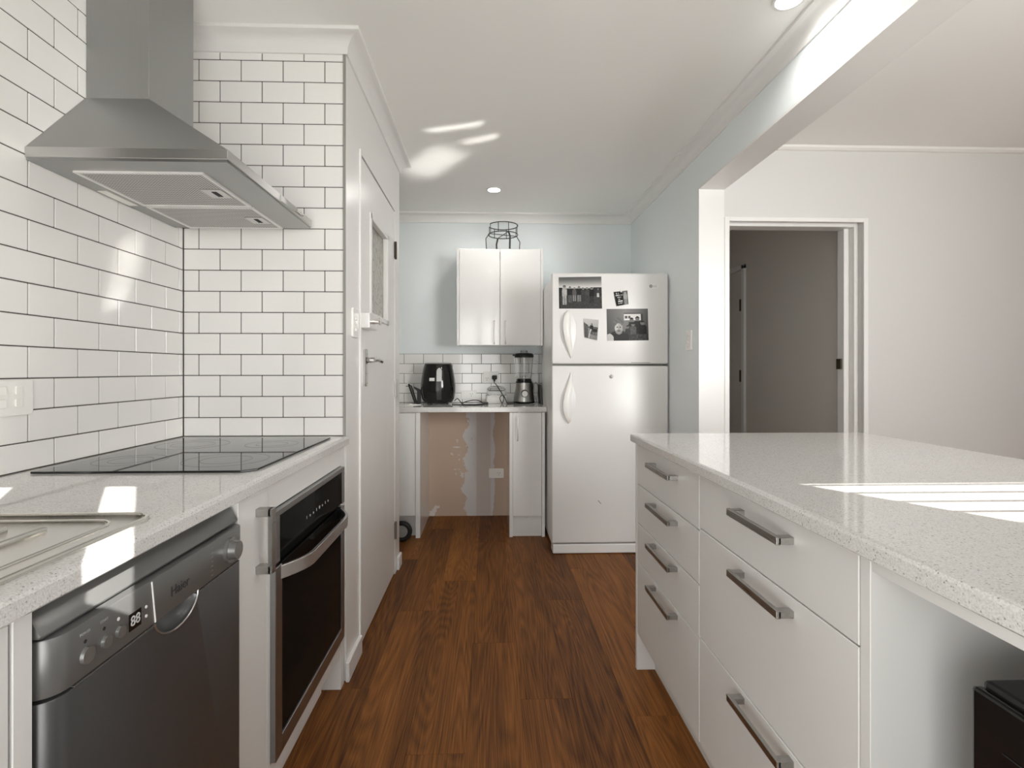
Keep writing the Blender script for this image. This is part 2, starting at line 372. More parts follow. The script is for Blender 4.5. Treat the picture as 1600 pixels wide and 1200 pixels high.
# ------------------------------------------------------------------ floor with planks
fl = struct(MB().box(-1.5, 4.6, -1.0, 6.6, -.06, -.012).build('floor', 'under'), 'brown timber plank floor')
PW, PL = .182, 1.28
plank_me = None
x = -1.16; col = 0
offs = [.30, .98, .62, .12, .80, .45, 1.10, .20, .70]
while x < 1.28:
    y = -.55-offs[col % 9]
    while y < 4.2:
        if y+PL > .75:
            y0, y1 = max(y, -.6), min(y+PL, 4.12)
            b = MB().box(-PW/2+.0002, PW/2-.0002, -(y1-y0)/2+.0002, (y1-y0)/2-.0002, -.012, 0, .0004)
            if abs(y1-y0-PL) < 1e-6 and plank_me:
                o = bpy.data.objects.new('plank', plank_me); C.objects.link(o)
            else:
                o = b.build('plank', 'wood', loc=(0, 0, 0))
                if abs(y1-y0-PL) < 1e-6: plank_me = o.data
            o.parent = fl; o.location = Vector((x+PW/2, (y0+y1)/2, 0))-ORG['floor']
        y += PL
    x += PW; col += 1
# the dining and hall floor hidden behind the island, one sheet
MB().box(1.29, 4.4, -.6, 6.5, -.012, 0).build('board_flooring', 'wood', fl)

# ------------------------------------------------------------------ shell
struct(MB().box(-1.5, 4.6, -1.0, 6.6, ZC, ZC+.12).build('ceiling', 'ceil'), 'flat white ceiling')
wl = struct(MB().box(XL-.15, XL-.009, YW-.06, YB+.1, 0, ZC).build('wall_left', 'wall'))
# wall behind the cooking corner (side of the cupboard) with the panelled face to the passage
wc = struct(MB().box(XL, -.60, YE+.008, YD2, 0, ZC).box(-.60, XD, YE+.008, 2.144, 0, ZC).box(-.60, XD, 2.945, YD2, 0, ZC)
            .box(-.60, XD, 2.144, 2.945, 2.062, ZC).build('wall_middle', 'trim'), 'white painted wall face around the pantry door')
wb = struct(MB().box(XL-.15, 1.29, YB+.006, YB+.12, 0, ZC).build('wall_back', 'blue'), 'pale blue back wall')
wr = struct(MB().box(XR, 1.287, 2.778, YB+.1, 0, ZC).build('wall_right', 'blue'), 'pale blue wall right of the fridge')
MB().box(XR, 1.287, 2.770, 2.778, 0, 2.145).build('end_lining', 'trim', wr)['label'] = 'white painted end of the wall'
bm_ = struct(MB().box(XR, 1.287, YW-.06, 2.778, 2.155, ZC).build('ceiling_beam', 'blue'), 'pale blue ceiling beam above the island')
MB().box(XR-.002, 1.289, YW-.06, 2.778, 2.145, 2.155).build('soffit_lining', 'trim', bm_)['label'] = 'white underside of the beam'
# dining room
DX0, DX1, DZ = 1.326, 2.084, 1.992
wd = struct(MB().box(1.287, DX0, YDN, 2.92, 0, ZC).box(DX1, 4.4, YDN, 2.92, 0, ZC).box(DX0, DX1, YDN, 2.92, DZ, ZC).build('wall_dining', 'wall'), 'plain white dining wall with a doorway')
struct(MB().box(4.3, 4.4, YW, -.1, 0, ZC).box(4.3, 4.4, .9, 2.8, 0, ZC).box(4.3, 4.4, -.1, .9, 0, .7).box(4.3, 4.4, -.1, .9, 1.7, ZC).build('wall_far_right', 'wall'))
struct(MB().box(4.31, 4.37, -.1, -.05, .7, 1.7).box(4.31, 4.37, .85, .9, .7, 1.7).box(4.31, 4.37, -.05, .85, .7, .75).box(4.31, 4.37, -.05, .85, 1.65, 1.7).build('added_window', 'trim'))  # unseen window added for the side fill lamp, kept low against stray sun
# wall behind the camera with three openings
HD = 2.165
ops = [(-.46, -.19, .25, HD), (-.11, .17, .25, HD), (.322, .422, 1.768, HD), (1.779, 2.95, 1.0, HD)]
wf = MB(); xx = XL-.15
for (a, b, z0, z1) in ops:
    wf.box(xx, a, YW-.06, YW, 0, ZC); wf.box(a, b, YW-.06, YW, 0, z0); wf.box(a, b, YW-.06, YW, z1, ZC); xx = b
wf.box(xx, 4.4, YW-.06, YW, 0, ZC)
struct(wf.build('wall_front', 'wall'))
struct(MB().box(-12, 14, -14, -1.2, -.4, -.3).build('ground', 'ground'))
# blind in the dining window
bl = thing('venetian_blind', 'white venetian blind in the dining window behind the camera', 'blind', (2.36, YW-.03, HD))
MB().box(1.79, 2.94, YW-.045, YW-.015, HD-.03, HD-.002).build('head_rail', 'blind', bl)
z = HD-.05; sl = None
while z > 1.02:
    if sl is None:
        sl = MB().box(-.575, .575, -.025, .025, -.0025, .0025).build('slat', 'blind', bl); ORG.pop('slat', None)
        for v in sl.data.vertices: v.co += ORG[bl.name]
        o = sl
    else:
        o = bpy.data.objects.new('slat', sl.data); C.objects.link(o); o.parent = bl
    o.location = Vector((2.365, YW-.03, z))-ORG[bl.name]; o.rotation_euler = (-R(30.5), 0, 0)
    z -= .0484
# hall behind the doorway
struct(MB().box(2.15, 2.25, 2.92, 6.4, 0, ZC).build('wall_hall_right', 'hall'))
struct(MB().box(1.0, 1.15+.137, YB+.12, 6.4, 0, ZC).build('wall_hall_left', 'hall'))
struct(MB().box(1.0, 2.25, 6.4, 6.5, 0, ZC).build('wall_hall_end', 'hall'))
hd = sroot('door_3', (2.14, 4.6, 0), 'closed flush door in the dim hall')
MB().box(2.142, 2.15, 4.28, 5.02, 0, 2.0).build('door_leaf', 'hall', hd)
MB().box(2.128, 2.15, 4.225, 4.272, 0, 2.045, .003).box(2.128, 2.15, 5.03, 5.08, 0, 2.045, .003).box(2.128, 2.15, 4.225, 5.08, 2.008, 2.05, .003).build('door_casing', 'trim', hd)
for zz in (1.66, 1.06): MB().box(2.132, 2.143, 4.275, 4.31, zz, zz+.10).build('hinge', 'hinge', hd)
# doorway lining and casing
dw = sroot('door_2', (1.7, 2.86, 0), 'open doorway into the dim hall')
MB().box(1.298, 1.326, YDN-.012, YDN, 0, 2.004, .002).build('casing', 'trim', dw)
MB().box(DX1-.002, DX1+.024, YDN-.012, YDN, 0, 2.004, .002).build('casing', 'trim', dw)
MB().box(1.326, DX1-.002, YDN-.012, YDN, 1.980, 2.004, .002).build('casing', 'trim', dw)
MB().box(DX1-.024, DX1, YDN+.035, 2.92, 0, DZ, .002).build('door_stop', 'trim', dw)
MB().box(DX0, DX0+.012, YDN+.035, 2.92, 0, DZ, .002).build('door_stop', 'trim', dw)
MB().box(DX0+.012, DX1-.024, YDN+.035, 2.92, DZ-.026, DZ, .002).build('door_stop', 'trim', dw)
MB().box(DX1-.055, DX1-.024, 2.875, 2.93, 0, DZ-.026, .002).build('jamb_lining', 'trim', dw)
MB().box(DX1-.066, DX1-.054, 2.89, 2.925, 1.165, 1.225).build('strike_plate', 'hinge', dw)
# cornice, one mitred run
def sweep(path, prof, closed=False):
    b = MB(); n = len(path); vs = []; k = len(prof)
    for i, p in enumerate(path):
        p = Vector(p); a = Vector(path[i-1]) if i > 0 else None; c = Vector(path[i+1]) if i < n-1 else None
        d1 = (p-a).normalized() if a else None; d2 = (c-p).normalized() if c else None
        n1 = Vector((d1.y, -d1.x)) if d1 else None; n2 = Vector((d2.y, -d2.x)) if d2 else None
        if n1 is None: m = n2
        elif n2 is None: m = n1
        else: m = (n1+n2)/(1+n1.dot(n2))
        for (d, zz) in prof: vs.append((p.x+m.x*d, p.y+m.y*d, zz))
    fs = []
    for i in range(n-1):
        for j in range(k): fs.append((i*k+j, i*k+(j+1) % k, (i+1)*k+(j+1) % k, (i+1)*k+j))
    fs.append(tuple(range(k))); fs.append(tuple(range((n-1)*k, n*k)))
    return b.faces(vs, fs)
prof = [(0, 2.330), (.008, 2.330), (.010, 2.336)]+[(.010+.048*(1-math.cos(R(t))), 2.337+.049*math.sin(R(t))) for t in (15, 30, 45, 60, 75, 90)]+[(.062, 2.388), (.062, ZC), (0, ZC)]
struct(sweep([(XL-.008, YW), (XL-.008, YE), (XD, YE), (XD, YD2), (XL-.008, YD2), (XL-.008, YB), (XR, YB), (XR, YW)], prof).build('trim_1', 'trim', smooth=30), 'white coved cornice around the kitchen ceiling')
struct(MB().prism([(YDN, 2.375), (YDN, ZC), (YDN-.024, ZC), (YDN-.022, 2.388), (YDN-.012, 2.378)], 'x', 1.287, 4.3).build('trim_2', 'trim'), 'thin white ceiling bead on the dining wall')
struct(MB().box(XD, XD+.014, YE-.004, 2.128, 0, .075, .003).build('baseboard_left', 'trim'), 'short white skirting beside the pantry door')
struct(MB().box(XD, XD+.014, 3.0, YD2+.012, 0, .075, .003).build('baseboard_left_far', 'trim'))
struct(MB().box(2.11, 4.3, YDN-.014, YDN, 0, .09, .003).build('baseboard_dining', 'trim'))
# metal edge strip where the tiles stop
struct(MB().box(XD-.008, XD-.001, YE-.004, YE+.009, CT, 2.335).build('trim_3', plain('edge_strip', (.36, .35, .33), .4, .6)), 'thin grey metal tile edge strip')

# ------------------------------------------------------------------ tiles
TW, TH = .153, .07764
G = .0031
tile_me = {}
def tile_obj(parent, w, h, pos, face):
    key = (round(w, 4), round(h, 4), face)
    if key not in tile_me:
        b = MB()
        if face == 'x': b.box(-.0075, 0, -w/2, w/2, -h/2, h/2, .0013)
        else: b.box(-w/2, w/2, 0, .0075, -h/2, h/2, .0013)
        o = b.build('tile', 'tile', loc=(0, 0, 0)); tile_me[key] = o.data
    else:
        o = bpy.data.objects.new('tile', tile_me[key]); C.objects.link(o)
    o.parent = parent; o.location = Vector(pos)-ORG[parent.name]
def tiling(parent, face, plane, a0, a1, joint, zlo, zhi, zline, krow):
    """running bond: in row krow (counted from zline down) joints sit at joint + k*TW; other rows are shifted by half"""
    k0 = math.floor((zline-zhi)/TH); k = k0
    while True:
        zt = zline-k*TH; zb = zt-TH
        if zt <= zlo+.004: break
        t, bt = min(zt, zhi), max(zb, zlo)
        if t-bt > .006:
            j = joint+(0 if (k-krow) % 2 == 0 else TW/2)
            n = math.floor((a0-j)/TW); u = j+n*TW
            while u < a1-.001:
                l, r = max(u, a0), min(u+TW, a1)
                if r-l > .004:
                    w, h = r-l-G, t-bt-G; c = (l+r)/2; zc = (t+bt)/2
                    tile_obj(parent, w, h, (plane, c, zc) if face == 'x' else (c, plane, zc), face)
                u += TW
        k += 1
ZL = 1.6058
MB().box(XL-.009, XL-.0025, .3, YE, CT, 2.34).build('grout', 'grout', wl)
tiling(wl, 'x', XL, 1.0, YE, 1.2924, CT+.001, 2.335, ZL, 5)
MB().box(XL, XD-.008, YE+.0025, YE+.008, CT, 2.34).build('grout', 'grout', wc)
tiling(wc, 'y', YE, XL+.001, XD-.008, -1.066, CT+.001, 2.335, ZL, 5)
MB().box(XL, .45, YB-.0053, YB+.006, .901, 1.289).build('grout', 'grout', wb)
tiling(wb, 'y', YB-.0075, -.98, .45, -.667, .904, 1.288, 1.288, 0)
# bare lining inside the appliance opening
MB().box(-.49, .17, YB+.001, YB+.006, 0, .868).build('bare_lining', 'patch', wb)['label'] = 'tan lining with torn plaster patches'

# ------------------------------------------------------------------ pantry door
d1 = sroot('door_1', (XD, 2.54, 0), 'white pantry door with a patterned glass panel')
dx0, dx1 = -.575, XD-.003
gy0, gy1, gz0, gz1 = 2.335, 2.745, 1.400, 1.868
MB().box(dx0, dx1, 2.150, gy0, .012, 2.055, .001).box(dx0, dx1, gy1, 2.940, .012, 2.055, .001).box(dx0, dx1, gy0, gy1, .012, gz0, .001).box(dx0, dx1, gy0, gy1, gz1, 2.055, .001).build('door_leaf', 'trim', d1)
MB().box(dx0+.014, dx0+.020, gy0, gy1, gz0, gz1).build('glass_pane', 'obscure', d1)
f = .022
MB().box(dx0+.02, dx1+.006, gy0-.004, gy0+f, gz0-.004, gz1+.004, .003).box(dx0+.02, dx1+.006, gy1-f, gy1+.004, gz0-.004, gz1+.004, .003).box(dx0+.02, dx1+.006, gy0, gy1, gz0-.004, gz0+f, .003).box(dx0+.02, dx1+.006, gy0, gy1, gz1-f, gz1+.004, .003).build('glazing_bead', 'trim', d1)
MB().box(XD-.002, XD+.007, 2.128, 2.146, .0, 2.07, .003, 2).build('door_stop', 'trim', d1)
lk = MB().box(XD-.003, -.492, 2.15, 2.30, 1.335, 1.40, .003, 2).build('rim_lock', plain('satin_chrome', (.86, .85, .83), .28, .85), d1); lk['label'] = 'chrome rim lock'
MB().cyl((-.492, 2.225, 1.368), (-.468, 2.225, 1.368), .011).cyl((-.468, 2.225, 1.368), (-.462, 2.225, 1.368), .016).build('lock_knob', 'chrome', lk, smooth=True)
hp = MB().prism([(p, q) for p, q in rrect(2.205, 2.243, 1.09, 1.25, .012)], 'x', XD-.003, XD+.010, .003).build('handle_plate', 'chrome', d1); hp['label'] = 'chrome lever handle plate'
MB().cyl((XD+.009, 2.224, 1.203), (XD+.042, 2.224, 1.203), .012).tube([(XD+.040, 2.214, 1.203), (XD+.046, 2.25, 1.205), (XD+.044, 2.30, 1.203), (XD+.040, 2.37, 1.199)], .0105, 12).build('lever', 'chrome', hp, smooth=True)
MB().box(XD+.009, XD+.0106, 2.208, 2.215, 1.185, 1.215).build('keyhole', 'dark', hp)
for (zz, ml) in ((1.79, 'hinge'), (1.005, 'handle'), (.20, 'handle')):
    MB().cyl((XD+.004, 2.945, zz), (XD+.004, 2.945, zz+.10), .006, n=10).box(XD-.002, XD+.0015, 2.925, 2.965, zz+.005, zz+.095).build('hinge', ml, d1)

# ------------------------------------------------------------------ switches and sockets
def rocker_plate(name, label, cat, face, a, b, z0, z1, plane, sign, rockers, group=None, holes=()):
    """plate on a wall; face 'x' or 'y'; a..b along the wall; sign = outward direction"""
    th = .009
    loc = (plane, (a+b)/2, z0) if face == 'x' else ((a+b)/2, plane, z0)
    t = thing(name, label, cat, loc, group)
    p0, p1 = sorted((plane, plane+sign*th))
    ax = 'x' if face == 'x' else 'y'
    MB().prism(rrect(a, b, z0, z1, .008), ax, p0, p1, .0025).build('plate', 'plastic', t)
    for (ra, rb, rz0, rz1) in rockers:
        q0, q1 = sorted((plane+sign*th, plane+sign*(th+.004)))
        MB().prism(rrect(ra, rb, rz0, rz1, .004), ax, q0, q1, .001).build('rocker', 'plastic', t)
    for (ha, hz, w, h, ang) in holes:
        q0, q1 = sorted((plane+sign*(th-.0005), plane+sign*(th+.0004)))
        ca, sa = math.cos(ang), math.sin(ang)
        pts = [(ha+ca*u-sa*v, hz+sa*u+ca*v) for u, v in ((-w, -h), (w, -h), (w, h), (-w, h))]
        MB().prism(pts, ax, q0, q1).build('socket_slot', 'dark', t)
    return t
def gpo_holes(a, z): return [(a-.008, z+.006, .0012, .0045, .5), (a+.008, z+.006, .0012, .0045, -.5), (a, z-.010, .0012, .0045, 0)]
# left wall: double socket plate with four rockers at the frame's left edge
rocker_plate('power_outlet', 'white double power outlet with four square rockers on the tiles over the sink', 'outlet', 'x', 1.15, 1.297, 1.052, 1.137, XL, 1,
             [(1.246, 1.264, 1.102, 1.122), (1.246, 1.264, 1.072, 1.092), (1.205, 1.223, 1.102, 1.122), (1.205, 1.223, 1.072, 1.092)])
rocker_plate('light_switch', 'white light switch plate beside the pantry door, left of its chrome lock', 'switch', 'x', 2.005, 2.085, 1.288, 1.402, XD, 1,
             [(2.036, 2.054, 1.355, 1.367), (2.036, 2.054, 1.337, 1.349), (2.036, 2.054, 1.312, 1.324)])
rocker_plate('light_switch', 'white light switch plate on the pale blue wall right of the fridge', 'switch', 'x', 2.86, 2.935, 1.272, 1.386, XR, -1,
             [(2.888, 2.906, 1.352, 1.364), (2.888, 2.906, 1.334, 1.346), (2.888, 2.906, 1.310, 1.322), (2.888, 2.906, 1.290, 1.302)])
rocker_plate('power_outlet', 'white power outlet low on the torn plaster inside the bench opening', 'outlet', 'y', .004, .122, .300, .376, YB+.001, -1,
             [(.020, .036, .345, .362)], None, gpo_holes(.082, .335))
po = rocker_plate('power_outlet', 'white power outlet on the back tiles with a black plug in it', 'outlet', 'y', -.040, .080, 1.063, 1.148, YB-.0075, -1,
             [(-.026, -.010, 1.112, 1.132), (.052, .068, 1.112, 1.132)], None, gpo_holes(-.012, 1.09))
rocker_plate('power_outlet', 'white power outlet low on the back tiles behind the tangled black cords', 'outlet', 'y', -.215, -.095, .930, .998, YB-.0075, -1,
             [(-.200, -.185, .975, .990)], None, gpo_holes(-.135, .965))

# ------------------------------------------------------------------ left run
tag(MB().prism([(-1.121, CT-.032), (-.522, CT-.032), (-.517, CT-.028), (-.517, CT-.008), (-.520, CT-.003), (-.526, CT), (-1.121, CT)], 'y', -.55, YE-.001).build('worktop', 'stone'), 'speckled white stone worktop along the left wall under the hood', 'worktop')
FX = -.535
ZB = CT-.033
# sink cupboard at the frame's left edge
sc = thing('sink_cabinet', 'white base cabinet left of the dishwasher under the sink', 'cabinet', (-.82, .2, 0))
MB().box(-1.11, -.56, -.35, .59, .14, ZB-.004).build('body', 'carc', sc)
MB().box(-.60, -.585, -.35, .59, 0, .14).build('kickboard', 'carc', sc)
MB().box(-.558, FX, .01, .592, .14, ZB-.006, .0012).build('door', 'cab', sc)
MB().box(-1.11, FX, .5965, .622, 0, ZB-.001, .001).build('side_panel', 'cab', sc)
# narrow pull-out between dishwasher and oven
pc = thing('pullout_cabinet', 'narrow white cabinet with a long metal pull between dishwasher and oven', 'cabinet', (-.82, 1.19, 0))
MB().box(-1.11, -.556, 1.119, 1.262, .14, ZB-.004).build('body', 'carc', pc)
MB().box(-.60, -.585, 1.119, 1.262, 0, .14).build('kickboard', 'carc', pc)
dr = MB().box(-.555, FX, 1.119, 1.262, .14, ZB-.001, .0012).build('door', 'cab', pc)
MB().box(FX, FX+.034, 1.2, 1.222, .822, .840, .001).box(FX, FX+.034, 1.2, 1.222, .690, .708, .001).box(FX+.028, FX+.038, 1.2, 1.222, .690, .840, .001).build('handle', 'handle', dr)
# oven housing
oc = thing('oven_cabinet', 'white cabinet housing the oven below the cooktop', 'cabinet', (-.82, 1.57, 0))
MB().box(-1.11, -.60, 1.264, 1.2785, .14, ZB-.004).box(-1.11, -.60, 1.8845, 1.8848, .14, ZB-.004).box(-1.11, -.60, 1.2785, 1.8845, .14, .188).build('body', 'carc', oc)
MB().box(-.60, FX, 1.264, 1.279, .14, ZB-.001).box(-.60, FX, 1.279, 1.884, .814, ZB-.001, .001).box(-.60, FX, 1.279, 1.884, .138, .190, .001).build('front_frame', 'cab', oc)
MB().box(-1.11, FX, 1.885, 1.926, 0, ZB-.001, .001).build('side_panel', 'cab', oc)
MB().box(-.615, -.60, 1.264, 1.87, 0, .138).build('kickboard', 'carc', oc)
# ---- dishwasher
dwz = thing('dishwasher', 'dark silver slimline dishwasher with a control panel and round dial', 'dishwasher', (-.80, .868, 0))
y0, y1 = .628, 1.112
MB().box(-1.10, -.60, y0+.003, y1-.003, .02, .865).build('tub', 'dark', dwz)
MB().prism([(-.62, .835), (-.62, .876), (-.558, .876), (-.548, .872), (-.531, .842), (-.534, .838)], 'y', y0, y1, .004).build('top_lip', 'dishp', dwz, smooth=40)
def front_outline(xf, r=.035):
    return [(-.60, y0), (-.60, y1)]+arc(xf-r, y1-r*.55, r*.55, 90, 45, 3)[:0]+[(xf-.03, y1)]+arc(xf-.012, y1-.012, .012, 90, 0, 4)+arc(xf-.03, y0+.034, .030, 0, -90, 8)[0:8]+[(xf-.034, y0)]
dp = MB().prism(front_outline(-.523), 'z', .762, .834, .003).build('control_panel', 'dishp', dwz, smooth=40)
door = MB().prism(front_outline(-.525), 'z', .10, .758, .002).build('door', 'dish', dwz, smooth=40)
carve(door, ell((-.523, .887, .764), (.026, .059, .037)))
for p in door.data.polygons: p.use_smooth = True
door.data.set_sharp_from_angle(angle=R(35))
MB().tube([(-.5245, .887+.060*math.cos(R(a)), .7635+.038*math.sin(R(a))) for a in range(184, 361, 11)], .0016, 6).build('handle_lip', 'ovenhd', door, smooth=True)
MB().box(-.56, -.5232, y0+.04, .828, .7590, .7603).build('edge_strip', 'dial', door)  # light strips put along the door gap in place of its thin highlight
MB().box(-.56, -.5232, .946, y1-.012, .7590, .7603).build('edge_strip', 'dial', door)
for i, yy in enumerate((.687, .720, .747)):
    r = .0115-(.0025 if i else 0)
    MB().cyl((-.525, yy, .789), (-.5185, yy, .789), r, r*.9, n=24).build('button', 'dial', dp, smooth=True)
    MB().cyl((-.5235, yy-.002, .808), (-.5225, yy-.002, .808), .0026, n=10).build('indicator', 'dark' if i < 2 else 'plastic', dp)
text('POWER', .0050, dp, 'grey', (-.5228, .685, .819), (0, 1, 0), (0, 0, 1)); text('START', .0050, dp, 'grey', (-.5228, .718, .819), (0, 1, 0), (0, 0, 1))
ds = MB().box(-.5232, -.5222, .766, .792, .778, .803).build('display', 'blackg', dp)
text('88', .021, dp, 'texts', (-.5219, .779, .7905), (0, 1, 0), (0, 0, 1), name='display_digits')
for zz in (.784, .798): MB().cyl((-.5235, .804, zz), (-.5222, .804, zz), .0024, n=10).build('indicator', 'plastic', dp)
MB().prism([(.8155, .831), (.8175, .831), (.8265, .764), (.8245, .764)], 'x', -.5238, -.5217).build('panel_joint', 'plastic', dp)
text('Haier', .0235, dp, 'text', (-.5226, .891, .793), (0, 1, 0), (0, 0, 1))
for k in range(7): text('- --', .0055, dp, 'grey', (-.5226, .992, .772+.0085*k), (0, 1, 0), (0, 0, 1), name='programme_marking')
kn = MB().cyl((-.524, 1.057, .797), (-.517, 1.057, .797), .025, n=36).cyl((-.517, 1.057, .797), (-.504, 1.057, .797), .019, .0175, n=36).build('dial', 'dial', dp, smooth=True)
MB().box(-.60, -.575, y0+.004, y1-.004, .0, .095).build('kick_plate', 'dark', dwz)
# ---- oven
ov = thing('oven', 'built-in black glass oven with a grey metal frame and curved bar handle', 'oven', (-.80, 1.58, .192))
oy0, oy1 = 1.280, 1.882
ox = FX+.004
MB().box(-1.05, -.602, oy0+.02, oy1-.02, .2, .80).build('body', 'dark', ov)
MB().box(-.60, ox+.010, oy0, oy1, .796, .812, .0015).box(-.60, ox+.010, oy0, oy0+.026, .682, .796, .0015).box(-.60, ox+.010, oy1-.026, oy1, .682, .796, .0015).build('control_frame', 'ovenfr', ov)
cg = MB().box(-.60, ox+.008, oy0+.026, oy1-.026, .684, .796, .001).build('control_glass', 'ovglass', ov)
for k in range(8):
    yy = 1.50+.028*k
    text('ooooOooo'[k] if k % 3 else 'l', .013, cg, 'texts', (ox+.0083, yy, .735), (0, 1, 0), (0, 0, 1), name='control_symbol')
od = MB().box(-.60, ox+.010, oy0, oy0+.040, .195, .672, .0015).box(-.60, ox+.010, oy1-.030, oy1, .195, .672, .0015).box(-.60, ox+.010, oy0+.040, oy1-.030, .195, .240, .0015).build('door_frame', 'ovenfr', ov)
MB().box(-.60, ox+.006, oy0+.040, oy1-.030, .240, .672, .001).build('door_glass', 'ovglass', od)
text('EXCEL', .014, od, 'texts', (ox+.0064, 1.62, .262), (0, 1, 0), (0, 0, 1), name='door_lettering') if False else None
# bowed flat handle
pts = []
for i in range(25):
    t = i/24; yy = 1.305+t*.553; dpt = .052*min(1, math.sin(PI*min(t, 1-t)/.44)) if min(t, 1-t) < .22 else .052
    pts.append((yy, ox+.006+dpt))
hb = MB()
vs, fs = [], []
for i, (yy, xx2) in enumerate(pts):
    vs += [(xx2, yy, .634), (xx2, yy, .668), (xx2-.010, yy, .668), (xx2-.010, yy, .634)]
for i in range(24):
    for j in range(4): fs.append((i*4+j, i*4+(j+1) % 4, i*4+4+(j+1) % 4, i*4+4+j))
fs += [(0, 1, 2, 3), (96, 97, 98, 99)]
hb.faces(vs, fs); bmesh.ops.bevel(hb.bm, geom=[e for e in hb.bm.edges], offset=.0012, segments=1, affect='EDGES')
hb.build('handle', 'ovenhd', od, smooth=30)
# ---- cooktop
ck = thing('cooktop', 'black glass cooktop set on the left worktop against the tiles', 'cooktop', (-.815, 1.55, CT))
MB().prism([(-1.078, 1.247), (-.590, 1.247), (-.562, 1.272), (-.562, 1.853), (-1.078, 1.853)], 'z', CT+.0005, CT+.0055, .0012, 2).build('glass_plate', 'blackg', ck)
for (cx, cy, r) in ((-.95, 1.40, .085), (-.95, 1.69, .105), (-.70, 1.40, .105), (-.70, 1.69, .08)):
    MB().ring((cx, cy), r-.0015, r, CT+.0052, CT+.0057).ring((cx, cy), r*.6-.001, r*.6, CT+.0052, CT+.0057).build('cooking_zone', 'zone', ck)
# ---- sink with drainer
sk = thing('sink', 'stainless steel sink drainer on the left worktop beside its front edge', 'sink', (-.78, .45, CT))
sx0, sx1, sy0, sy1 = -1.045, -.553, -.10, .885
MB().prism(rrect(sx0, sx1, sy0, sy1, .035, 8), 'z', CT+.0004, CT+.0030, .001).build('drainer', 'sink', sk, smooth=30)
rp = rrect(sx0+.004, sx1-.004, sy0+.004, sy1-.004, .032, 8); MB().tube([(a, b, CT+.0040) for a, b in rp], .0034, 8, True).build('rim', 'sink', sk, smooth=True)
rp = rrect(sx0+.045, sx1-.040, sy0+.04, sy1-.04, .03, 8); MB().tube([(a, b, CT+.0034) for a, b in rp], .0026, 8, True).build('inner_rim', 'sink', sk, smooth=True)
for k in range(6):
    xx2 = sx0+.085+k*.058
    MB().tube([(xx2, .42, CT+.0046), (xx2, .435, CT+.0056), (xx2, .775, CT+.0056), (xx2, .80, CT+.0046)], .0040, 8).build('drain_ridge', 'sink', sk, smooth=True)
# ---- range hood
hz = thing('range_hood', 'brushed steel pyramid range hood with a square chimney over the cooktop', 'range hood', (-.88, 1.582, 1.67))
hx0, hx1, hy0, hy1 = -1.121, -.638, 1.281, 1.884
MB().faces([(hx0, hy0, 1.699), (hx1, hy0, 1.699), (hx1, hy1, 1.699), (hx0, hy1, 1.699), (hx0, 1.470, 1.918), (-.948, 1.470, 1.918), (-.948, 1.692, 1.918), (hx0, 1.692, 1.918)],
           [(0, 1, 5, 4), (1, 2, 6, 5), (2, 3, 7, 6), (3, 0, 4, 7), (4, 5, 6, 7), (0, 1, 2, 3)]).build('canopy', 'steel', hz)
lp = MB().box(hx0, hx1, hy0, hy1, 1.676, 1.701, .0008)
lp.build('lip', 'steelh', hz)
MB().box(hx0, hx1-.004, hy0+.004, hy1-.004, 1.670, 1.678).build('underside_panel', 'steel', hz)
MB().box(hx0, -.950, 1.472, 1.690, 1.915, ZC-.0005, .0008).build('chimney', 'steel', hz)
MB().box(hx0, -.947, 1.4705, 1.6915, 1.9155, 1.9185).build('chimney_collar', 'steelh', hz)
for (fy0, fy1) in ((1.350, 1.622), (1.632, 1.868)):
    fr_ = MB().box(-1.062, -.735, fy0, fy0+.008, 1.665, 1.671).box(-1.062, -.735, fy1-.008, fy1, 1.665, 1.671).box(-1.062, -1.054, fy0+.008, fy1-.008, 1.665, 1.671).box(-.743, -.735, fy0+.008, fy1-.008, 1.665, 1.671).build('filter_frame', plain('bright_frame', (.80, .79, .77), .3, .3), hz)
    MB().box(-1.054, -.743, fy0+.008, fy1-.008, 1.6675, 1.6705).build('filter_mesh', 'filt', fr_)
    cy = (fy0+fy1)/2+.02
    ct = MB().box(-.81, -.752, cy-.035, cy+.035, 1.6655, 1.668).build('latch_plate', 'ovenhd', fr_)
    MB().box(-.786, -.772, cy-.020, cy+.020, 1.6645, 1.667).build('latch_slot', 'dark', fr_)
MB().box(-1.112, -1.085, 1.50, 1.63, 1.6685, 1.6705).build('lamp', 'hoodlamp', hz)
MB().box(hx1-.001, hx1+.0025, 1.60, 1.86, 1.679, 1.698, .0008).build('control_strip', 'steelh', hz)
for k in range(5): MB().cyl((hx1+.002, 1.725+.013*k, 1.688), (hx1+.009, 1.725+.013*k, 1.688), .0045, n=10).build('button', 'chrome', hz)

